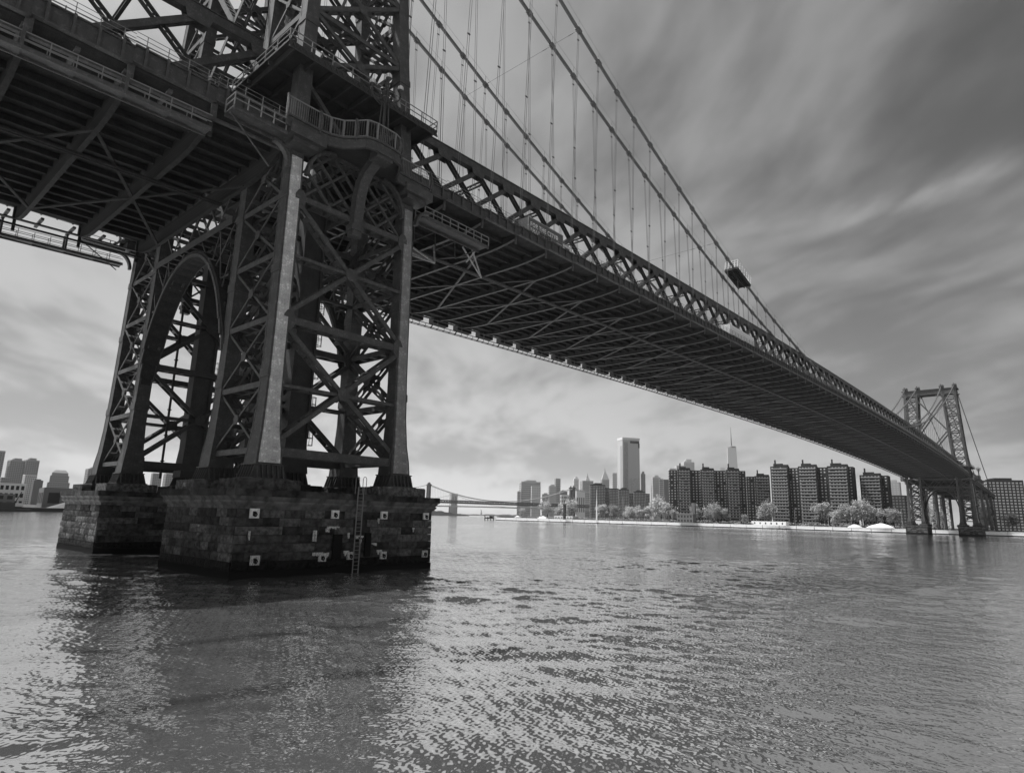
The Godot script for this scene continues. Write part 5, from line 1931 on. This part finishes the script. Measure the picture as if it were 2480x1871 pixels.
func far_bridges() -> void:
	# steel bridge with slender towers
	var bA := Vector3(1257, 0, -1398)
	var bB := Vector3(1656, 0, -1151)
	var dirn := (bB - bA).normalized()
	var nrm := Vector3(-dirn.z, 0, dirn.x)
	for e in [[bA, 96.0, "left tower of the distant steel suspension bridge, above the near pier's corner"], [bB, 104.0, "right tower of the distant steel suspension bridge, below the stepped spire"]]:
		var t := thing("distant_bridge_tower", e[2], "bridge tower", e[0], "towers of the distant steel bridge")
		for q in [-12.0, 12.0]:
			var s := Shape.new()
			s.loft([square(nrm * q, 9, 9), square(nrm * q + Vector3.UP * 40, 7, 7), square(nrm * q + Vector3.UP * (e[1] - 6.0), 6.5, 6.5)])
			s.box(nrm * q + Vector3.UP * (e[1] - 5.0), Vector3(10, 2.5, 10))
			s.lathe(nrm * q + Vector3.UP * (e[1] - 4.0), [Vector2(4, 0), Vector2(4, 2), Vector2(2, 3), Vector2(2.4, 5), Vector2(0.3, 7)], 8)
			put(t, "leg", s, mats.far_steel)
		for y in [50.0, e[1] - 10.0]:
			var c := Shape.new()
			c.bar(nrm * -12 + Vector3.UP * y, nrm * 12 + Vector3.UP * y, 4, 5)
			put(t, "cross_beam", c, mats.far_steel)
	var d := thing("distant_steel_bridge_deck", "deck of the distant double-level steel bridge crossing low over the water", "bridge deck", Vector3.ZERO)
	var far0 := bA - dirn * 260
	var far1 := bB + dirn * 330
	for e in [[47.0, 3.0], [41.2, 5.0]]:
		var s := Shape.new()
		s.bar(far0 + Vector3.UP * e[0], far1 + Vector3.UP * (e[0] - 2.0), 34.0, e[1], Vector3.UP)
		put(d, "roadway", s, mats.far_steel)
	var tr := Shape.new()
	var n := 130
	for q in [-15.0, 15.0]:
		for i in n:
			var a: Vector3 = far0.lerp(far1, float(i) / n) + nrm * q
			var b: Vector3 = far0.lerp(far1, (i + 1.0) / n) + nrm * q
			var y0 := 42.0 if i % 2 == 0 else 46.5
			var y1 := 46.5 if i % 2 == 0 else 42.0
			tr.bar(a + Vector3.UP * y0, b + Vector3.UP * y1, 0.9, 0.9)
	stuff(put(d, "truss_web", tr, mats.far_steel))
	for q in [[-12.0, "pale"], [12.0, "dark"]]:
		var c := thing("distant_bridge_cable", "main cable of the distant steel bridge on its %s side" % ("far" if q[0] < 0 else "near"), "cable", Vector3.ZERO, "cables of the distant steel bridge")
		var s := Shape.new()
		var mid: Array = strand(bA + nrm * q[0] + Vector3.UP * 92, bB + nrm * q[0] + Vector3.UP * 98, 46.0, 24)
		s.tube(mid, 0.9, 5)
		s.tube(strand(far0 + nrm * q[0] + Vector3.UP * 52, bA + nrm * q[0] + Vector3.UP * 92, 8.0, 8), 0.9, 5)
		s.tube(strand(bB + nrm * q[0] + Vector3.UP * 98, far1 + nrm * q[0] + Vector3.UP * 46, 4.0, 8), 1.1, 5)
		put(c, "cable", s, mats.wall_grey)
		var su := Shape.new()
		for i in range(1, 48):
			var t := i / 48.0
			var p: Vector3 = (bA + nrm * q[0]).lerp(bB + nrm * q[0], t)
			var y := lerpf(92.0, 98.0, t) - 46.0 * 4.0 * t * (1.0 - t)
			if y > 50.0: su.bar(p + Vector3.UP * 47, p + Vector3.UP * y, 0.25, 0.25)
		put(c, "suspenders", su, mats.wall_grey)
	# older stone-towered bridge behind it
	var tA := Vector3(1658, 0, -1709)
	var step := Vector3(0.80, 0, 0.60)
	var t := thing("stone_bridge_tower", "pale stone bridge tower with pointed arches beyond the steel bridge", "bridge tower", tA, "", facing(tA, 0.55))
	var s := Shape.new()
	for x in [-11.0, 0.0, 11.0]:
		s.box(Vector3(x, 42, 0), Vector3(5, 70, 14))
	s.box(Vector3(0, 80, 0), Vector3(28, 7, 15))
	s.box(Vector3(0, 20, 0), Vector3(29, 40, 16))
	put(t, "shaft", s, mats.wall_grey)
	s = Shape.new()
	for x in [-5.5, 5.5]:
		s.plate([Vector3(x - 3.2, 76.6, 5), Vector3(x - 3.2, 66, 5), Vector3(x, 76.6, 5)], Vector3(0, 0, 4))
		s.plate([Vector3(x + 3.2, 76.6, 5), Vector3(x, 76.6, 5), Vector3(x + 3.2, 66, 5)], Vector3(0, 0, 4))
	put(t, "arch_head", s, mats.wall_grey)
	var d2 := thing("stone_bridge_deck", "thin arched deck of the stone-towered bridge, seen below the steel bridge", "bridge deck", Vector3.ZERO)
	s = Shape.new()
	for i in 30:
		var a := -300.0 + 30.0 * i
		var ya := 36.5 - 4.0 * pow((a - 220.0) / 300.0, 2.0) * 0.5
		var yb := 36.5 - 4.0 * pow((a + 30.0 - 220.0) / 300.0, 2.0) * 0.5
		s.bar(tA + step * a + Vector3.UP * ya, tA + step * (a + 30.0) + Vector3.UP * yb, 26.0, 4.5, Vector3.UP)
	put(d2, "roadway", s, mats.wall_grey)
	s = Shape.new()
	s.tube(strand(tA + Vector3.UP * 80, tA + step * 480 + Vector3.UP * 80, 42.0, 20), 0.7, 5)
	s.tube(strand(tA + step * -280 + Vector3.UP * 38, tA + Vector3.UP * 80, 8.0, 10), 0.7, 5)
	for i in range(1, 26):
		var tt := i / 52.0
		var p := tA + step * 480.0 * tt
		s.bar(p + Vector3.UP * 38, p + Vector3.UP * (80.0 - 42.0 * 4.0 * tt * (1.0 - tt)), 0.25, 0.25)
		p = tA + step * -280.0 * (i / 38.0)
		s.bar(p + Vector3.UP * 36, p + Vector3.UP * lerpf(80.0, 40.0, pow(i / 26.0, 0.85)), 0.22, 0.22)
	put(d2, "cables", s, mats.wall_grey)
	# the statue on its pedestal, far down the bay
	var st := thing("harbour_statue", "tiny robed statue with raised arm on a pedestal out in the harbour", "statue", Vector3(4977, 0, -4753), "", facing(Vector3(4977, 0, -4753)))
	s = Shape.new()
	s.loft([square(Vector3(0, 0, 0), 40, 40), square(Vector3(0, 9, 0), 34, 34)])
	s.loft([square(Vector3(0, 9, 0), 22, 22), square(Vector3(0, 30, 0), 15, 15)])
	put(st, "pedestal", s, mats.far_stone)
	s = Shape.new()
	s.lathe(Vector3(0, 30, 0), [Vector2(6, 0), Vector2(5.4, 10), Vector2(4.6, 18), Vector2(5.2, 22), Vector2(2.2, 26), Vector2(2.6, 29), Vector2(2.4, 31), Vector2(0.5, 33)], 10)
	s.tube([Vector3(-3.5, 50, 0), Vector3(-6, 57, 0), Vector3(-6.5, 63, 0)], 1.5, 6)
	s.lathe(Vector3(-6.5, 63, 0), [Vector2(1.2, 0), Vector2(2.0, 2), Vector2(0.4, 5)], 8)
	put(st, "figure", s, mats.far_stone)
	# low wooded land along the horizon
	var hills := [[4300, -4700, 900, 18, "far_island"], [5600, -4700, 1500, 26, "far_island"], [1830, -1900, 160, 12, "point_of_land"], [1500, -1800, 420, 26, "point_of_land"]]
	rng.seed = 5
	for e in hills:
		s = Shape.new()
		var base := Vector3(e[0], 0, e[1])
		var side := Vector3(0.70, 0, 0.71)
		var pts := []
		var m := 40
		for i in m + 1:
			var tt := float(i) / m
			var hh: float = e[3] * (0.35 + 0.65 * sin(PI * tt)) * rng.randf_range(0.65, 1.0) * smoothstep(0.0, 0.08, tt) * smoothstep(0.0, 0.08, 1.0 - tt)
			pts.append([base + side * e[2] * (tt - 0.5), hh])
		var back := Vector3(0.7, 0, -0.7) * 120.0
		for i in m:
			var a: Vector3 = pts[i][0]
			var b: Vector3 = pts[i + 1][0]
			s.quad(a - Vector3.UP, b - Vector3.UP, b + Vector3.UP * pts[i + 1][1], a + Vector3.UP * pts[i][1])
			s.quad(a + Vector3.UP * pts[i][1], b + Vector3.UP * pts[i + 1][1], b + back, a + back)
		setting(e[4], s, mats.far_wood)

func lamp_post(at: Vector3, h: float, label: String) -> void:
	var o := thing("park_lamp", label, "street lamp", at, "lamp posts on the far promenade", facing(at))
	var s := Shape.new()
	s.tube([Vector3.ZERO, Vector3(0, h * 0.9, 0), Vector3(0.4, h, 0), Vector3(1.8, h * 1.01, 0)], 0.14, 6)
	put(o, "pole", s, mats.concrete)
	var b := Shape.new()
	b.box(Vector3(1.9, h * 1.0, 0), Vector3(1.1, 0.22, 0.4))
	put(o, "lamp_head", b, mats.concrete)

func shore_things() -> void:
	for k in 4:
		tree_kinds.append(tree_shape(50 + k, 12.0, [5.0, 6.2, 4.4, 5.6][k], [1.0, 1.15, 0.9, 1.0][k]))
	rng.seed = 31
	# photo bearings turned into places along the promenade, left to right
	var spots := [
		[522, -402, 0, 0.75, "leaf_pale", "small round tree at the left tip of the far shore"], [540, -380, 1, 1.35, "leaf_pale", "pale spreading tree left of the distant bridge's end"], [540, -362, 2, 1.1, "leaf_pale", "pale tree standing beside the spreading one near the shore's tip"], [535, -345, 1, 1.45, "leaf_pale", "big pale tree in front of the distant bridge deck"],
		[556, -318, 3, 1.2, "leaf_pale", "rounded pale tree right of the distant bridge's right tower"], [552, -300, 0, 1.1, "leaf", "tree under the leftmost brick slab of the middle row"], [560, -288, 1, 1.05, "leaf_pale", "bushy tree left of the white mast"], [560, -276, 2, 1.1, "leaf_pale", "tree behind the white mast"], [562, -262, 3, 1.2, "leaf_pale", "tree just right of the white mast"],
		[556, -247, 1, 1.65, "leaf_pale", "largest drooping pale tree left of the brick house"], [552, -238, 3, 1.35, "leaf_pale", "big pale tree touching the left housing tower"], [535, -222, 0, 0.8, "leaf", "small tree left of the brick pump house"], [546, -206, 2, 1.2, "leaf", "tree rising behind the brick pump house"],
		[540, -186, 1, 1.25, "leaf", "bare-branched tree right of the brick pump house"], [545, -178, 3, 1.0, "leaf", "twin of the bare-branched tree, to its right"], [545, -158, 0, 0.6, "leaf", "low shrub-like tree in front of the left housing tower"], [556, -143, 1, 1.4, "leaf", "dark-trunked tree in front of the narrow low block"],
		[558, -96, 3, 1.45, "leaf", "tree in the gap between the second and third sunlit bays"], [556, -84, 0, 0.9, "leaf_pale", "pale low tree under the third sunlit bay"], [556, -76, 2, 1.3, "leaf", "tree left of the far pier, under the small housing tower"], [560, -66, 1, 1.55, "leaf", "wide tree in front of the small housing tower"], [564, -56, 3, 1.2, "leaf", "tree left of the white pile"], [575, -46, 0, 1.1, "leaf", "tree behind the white pile"], [590, -20, 1, 1.3, "leaf_pale", "pale tree seen through the far tower's arch"], [600, 12, 2, 1.2, "leaf", "tree in shade under the approach span"], [590, 30, 3, 1.0, "leaf_dark", "dark tree under the approach at the right edge"],
	]
	for e in spots:
		plant_tree(Vector3(e[0], 3.0, e[1]), e[2], e[3], e[5], e[4])
	var low := Shape.new()
	rng.seed = 12
	for i in 2600:
		var tt := rng.randf()
		var c := Vector3(lerpf(500, 540, tt) + rng.randf_range(4, 22), 3.0, lerpf(-395, -20, tt))
		var p := c + Vector3(0, rng.randf_range(0.2, 2.6), 0)
		var u := Vector3(rng.randfn(), rng.randfn(), rng.randfn()).normalized() * 0.55
		var w := u.cross(Vector3(rng.randfn(), rng.randfn(), rng.randfn())).normalized() * 0.45
		low.quad(p - u, p + w, p + u, p - w)
	setting("hedge_growth", low, mats.leaf, "stuff")
	# white mast on the promenade
	var m := thing("white_mast", "tall white pole standing among the trees left of centre of the far shore", "mast", Vector3(500, 3, -287))
	var s := Shape.new()
	s.lathe(Vector3.ZERO, [Vector2(0.8, 0), Vector2(0.55, 19), Vector2(0.3, 19.2), Vector2(0.16, 30)], 8)
	put(m, "pole", s, mats.white)
	m = thing("light_mast", "thin grey mast right of the white pole", "mast", Vector3(508, 3, -262))
	s = Shape.new()
	s.lathe(Vector3.ZERO, [Vector2(0.3, 0), Vector2(0.15, 24)], 6)
	put(m, "pole", s, mats.wall_grey)
	# gantry on a dolphin, dark
	m = thing("dock_gantry", "dark upright gantry at the water's edge below the leftmost brick slab", "gantry", Vector3(494, 3, -322))
	s = Shape.new()
	s.box(Vector3(0, 7.5, 0), Vector3(1.8, 15, 2.4))
	s.box(Vector3(0, 15.2, 0), Vector3(3.0, 0.5, 3.6))
	s.bar(Vector3(0, 15, 0), Vector3(0, 23, 1.2), 0.25, 0.25)
	put(m, "frame", s, mats.dark)
	# dark mooring platform at the tip of the shore
	m = thing("mooring_platform", "dark timber mooring platform at the left tip of the far shore", "mooring platform", Vector3(482, 0, -415), "", facing(Vector3(482, 0, -415)))
	s = Shape.new()
	s.box(Vector3(0, 2.2, 0), Vector3(10.5, 1.2, 7))
	for x in [-4.8, -1.6, 1.6, 4.8]:
		s.box(Vector3(x, 1.0, 3.2), Vector3(0.9, 5.0 if absf(x) < 2 else 8.0, 0.9))
		s.box(Vector3(x, 1.0, -3.2), Vector3(0.9, 5.0, 0.9))
	put(m, "platform", s, mats.black)
	s = Shape.new()
	s.box(Vector3(2.0, 3.6, 0), Vector3(4.0, 1.6, 3))
	put(m, "hut", s, mats.dark)
	# white covered piles and pale sheds along the edge
	for e in [[523, -45, 16.0, 3.6, "large white salt pile left of the far stone pier"], [518, -62, 9.0, 2.4, "low white heap left of the large white pile"], [497, -352, 12.0, 2.6, "white tarpaulin heap near the shore's left tip"], [503, -392, 8.0, 2.4, "white domed tent beside the mooring platform"]]:
		m = thing("white_pile", e[4], "pile", Vector3(e[0], 3, e[1]), "white heaps on the far shore")
		s = Shape.new()
		var rings := []
		for k in 7:
			var t := k / 6.0
			var rr: float = e[2] * 0.5 * (1.0 - pow(t, 2.6) * 0.97) * (1.0 + 0.05 * sin(t * 9.0))
			var ring := []
			for j in 14:
				var an := -TAU * j / 14
				var wob := 1.0 + 0.12 * sin(an * 3.0 + e[0]) + 0.06 * sin(an * 7.0)
				ring.append(Vector3(cos(an) * rr * 0.8 * wob, e[3] * t * (1.0 - 0.12 * sin(an * 2.0)), sin(an) * rr * 1.1 * wob))
			rings.append(ring)
		s.loft(rings)
		put(m, "heap", s, mats.white)
	for e in [[508, -330, 26.0, 3.4, 9.0, "long low white shed roof by the gantry"], [523, -128, 30.0, 3.2, 5.0, "long white single-storey shed below the sunlit housing bay"]]:
		m = thing("white_shed", e[5], "shed", Vector3(e[0], 3, e[1]), "white sheds on the far shore", 1.46)
		s = Shape.new()
		s.box(Vector3(0, e[3] * 0.5, 0), Vector3(e[2], e[3], e[4]))
		put(m, "wall", s, mats.white)
		s = Shape.new()
		for k in 6:
			s.box(Vector3(-e[2] * 0.4 + k * e[2] * 0.16, e[3] * 0.5, -e[4] * 0.5), Vector3(1.0, 1.5, 0.15))
			s.box(Vector3(-e[2] * 0.4 + k * e[2] * 0.16, e[3] * 0.5, e[4] * 0.5), Vector3(1.0, 1.5, 0.15))
		put(m, "openings", s, mats.black)
	# cars and vans on the riverside road
	rng.seed = 3
	var paint := [mats.white, mats.dark, mats.wall_pale, mats.steel_dark]
	var words := ["white", "black", "pale grey", "dark grey"]
	var n := 0
	for z in [-176.0, -166.0, -158.0, -147.0, -138.0, -112.0, -104.0, -94.0, -30.0, -22.0, 20.0, 34.0]:
		var kind := n % 4
		var c := thing("parked_car", "%s car on the far riverside road, number %s from the left" % [words[kind], ["one", "two", "three", "four", "five", "six", "seven", "eight", "nine", "ten", "eleven", "twelve"][n]], "car", Vector3(lerpf(505.0, 545.0, (z + 260.0) / 290.0) + 8.0, 3.0, z), "cars on the far riverside road", 1.46)
		var b := Shape.new()
		b.loft([square(Vector3(0, 0.3, 0), 4.5, 1.8), square(Vector3(0, 0.9, 0), 4.6, 1.85), square(Vector3(0, 1.0, 0), 4.4, 1.7)])
		put(c, "body", b, paint[kind])
		var g := Shape.new()
		g.loft([square(Vector3(-0.2, 1.0, 0), 2.8, 1.65), square(Vector3(-0.2, 1.55, 0), 1.8, 1.4)])
		put(c, "cabin", g, mats.glass)
		n += 1
	for e in [[522, -107, 14.0, "street lamp left of the sunlit housing bay"], [524, -82, 11.5, "street lamp in front of the third sunlit bay"], [527, -66, 13.0, "street lamp left of the white pile"], [531, -32, 15.0, "double lamp by the far stone pier"], [560, 26, 16.0, "tall lamp under the approach at the right edge"]]:
		lamp_post(Vector3(e[0], 3, e[1]), e[2], e[3])

func left_bank() -> void:
	# the near bank continues beyond the bridge on the left
	var s := Shape.new()
	s.quad(Vector3(40, 2.2, -392), Vector3(85, 2.2, -404), Vector3(900, 2.2, -3000), Vector3(-900, 2.2, -2600))
	s.quad(Vector3(-900, 2.2, -2600), Vector3(-400, 2.2, -150), Vector3(-60, 2.2, -330), Vector3(40, 2.2, -392))
	s.quad(Vector3(85, 2.2, -404), Vector3(160, 2.2, -520), Vector3(700, 2.2, -1500), Vector3(900, 2.2, -3000))
	setting("near_bank_ground", s, mats.soil)
	s = Shape.new()
	for q in [[Vector3(-60, 0.6, -330), Vector3(40, 0.6, -392)], [Vector3(40, 0.6, -392), Vector3(85, 0.6, -404)], [Vector3(85, 0.6, -404), Vector3(160, 0.6, -520)]]:
		s.bar(q[0], q[1], 2.0, 3.4, Vector3.UP)
	setting("timber_bulkhead", s, mats.black)
	for e in [[221, -1413, 12, 96, "wall_grey", 3, 24, "tower cut by the picture's left edge", 0], [216, -1312, 12, 45, "wall_grey", 4, 13, "low block beside the tower at the left edge", 0], [246, -1408, 23, 80, "wall_grey", 7, 24, "left of two adjoining tall towers at far left", 1], [268, -1404, 21, 82, "wall_grey", 6, 24, "right of two adjoining tall towers at far left", 1], [259, -1352, 18, 53, "wall_pale", 6, 14, "banded podium in front of the two adjoining towers", 0], [251, -1254, 13, 41, "wall_dark", 4, 10, "dark block at the foot of the adjoining towers", 1], [366, -1380, 25, 72, "wall_grey", 7, 20, "slab just left of the rear pier", 1], [470, -1348, 17, 70, "wall_grey", 5, 20, "narrow slab seen between the two piers, left one", 0], [478, -1292, 25, 68, "wall_grey", 7, 19, "wider slab seen between the two piers, right one", 0]]:
		simple_tower("waterfront_tower", e[7], e[0], e[1], e[2], e[3], mats[e[4]], mats.window_mid, e[5], e[6], 0.25, e[8], 0.8, "towers beyond the near bank")
	# stepped block with a hipped top
	var b := thing("stepped_building", "stepped round-shouldered block with hipped roof at far left", "building", Vector3(291, 2, -1296), "", facing(Vector3(291, 0, -1296)))
	s = Shape.new()
	for e in [[41.0, 0.0, 24.0], [33.0, 24.0, 40.0], [28.0, 40.0, 52.0], [24.0, 52.0, 57.0]]:
		s.box(Vector3(0, (e[1] + e[2]) * 0.5, 0), Vector3(e[0], e[2] - e[1], e[0] * 0.7))
	put(b, "wall", s, mats.wall_grey)
	s = Shape.new()
	s.loft([square(Vector3(0, 57, 0), 24, 17), square(Vector3(0, 62, 0), 15, 10)])
	put(b, "hipped_roof", s, mats.wall_grey)
	var g := Shape.new()
	for e in [[41.0, 1.0, 24.0], [33.0, 25.0, 40.0], [28.0, 41.0, 52.0]]:
		windows(g, Vector3(0, e[1], e[0] * 0.35), e[0] * 0.95, e[2] - e[1], int(e[0] / 3.4), int((e[2] - e[1]) / 3.0), 1.8, 1.3)
	stuff(put(b, "windows", g, mats.window_mid))
	# low industrial waterfront
	for e in [[62, -455, 22, 15.0, "wall_pale", 8, 3, "pale long warehouse with rows of dark windows at far left"], [104, -470, 34, 13.5, "wall_dark", 3, 1, "dark windowless warehouse left of the rear pier"], [56, -425, 14, 8.0, "wall_dark", 3, 2, "dark shed in front of the pale warehouse"]]:
		simple_tower("warehouse", e[7], e[0], e[1], e[2], e[3], mats[e[4]], mats.black, e[5], e[6], 0.1, 0, 1.2, "warehouses on the near bank")
	b = thing("gravel_mound", "long grey gravel mound behind the bank left of the rear pier", "mound", Vector3(96, 2.2, -425), "", facing(Vector3(96, 0, -425)))
	s = Shape.new()
	var rings := []
	for k in 6:
		var t := k / 5.0
		var ring := []
		for j in 16:
			var an := -TAU * j / 16
			ring.append(Vector3(cos(an) * 15.0 * (1.0 - t * 0.9) * (1.0 + 0.1 * sin(an * 3.0)) + 2.0 * t, 6.0 * t, sin(an) * 8.0 * (1.0 - t * 0.9)))
		rings.append(ring)
	s.loft(rings)
	put(b, "heap", s, mats.concrete_dull)
	b = thing("work_barge", "low black barge moored at the left bank", "barge", Vector3(46, 0, -384), "", facing(Vector3(46, 0, -384)))
	s = Shape.new()
	s.loft([square(Vector3(0, -0.5, 0), 34, 8), square(Vector3(0, 1.4, 0), 36, 9)])
	put(b, "hull", s, mats.black)
	s = Shape.new()
	s.box(Vector3(6, 3.2, 0), Vector3(9, 3.4, 5))
	s.box(Vector3(-8, 2.4, 0), Vector3(6, 1.6, 4))
	s.bar(Vector3(10, 4, 0), Vector3(12.5, 11, 0), 0.4, 0.4)
	put(b, "deck_house", s, mats.dark)
	for e in [[36, -398, 0.5, "white boxy van parked at the left bank"], [60, -400, 0.3, "white trailer parked on the left bank right of the van"]]:
		var v := thing("parked_van", e[3], "van", Vector3(e[0], 2.2, e[1]), "vehicles on the left bank", facing(Vector3(e[0], 0, e[1]), e[2]))
		s = Shape.new()
		s.box(Vector3(0, 1.5, 0), Vector3(6.5, 2.0, 2.2))
		put(v, "body", s, mats.white)
		s = Shape.new()
		s.box(Vector3(0, 0.35, 0), Vector3(6.0, 0.5, 1.9))
		put(v, "chassis", s, mats.black)
# ---------------------------------------------------------------- build all
func _ready() -> void:
	make_view()
	make_materials()
	mats.far_steel = plain(0.035, 0.8)
	mats.far_stone = plain(0.16, 0.9)
	mats.concrete_dull = plain(0.13, 0.95)
	build_water()
	river_wall = thing("river_wall", "pale concrete river wall with dark railing along the whole far shore", "river wall")
	build_far_shore()
	build_bridge()
	build_city()
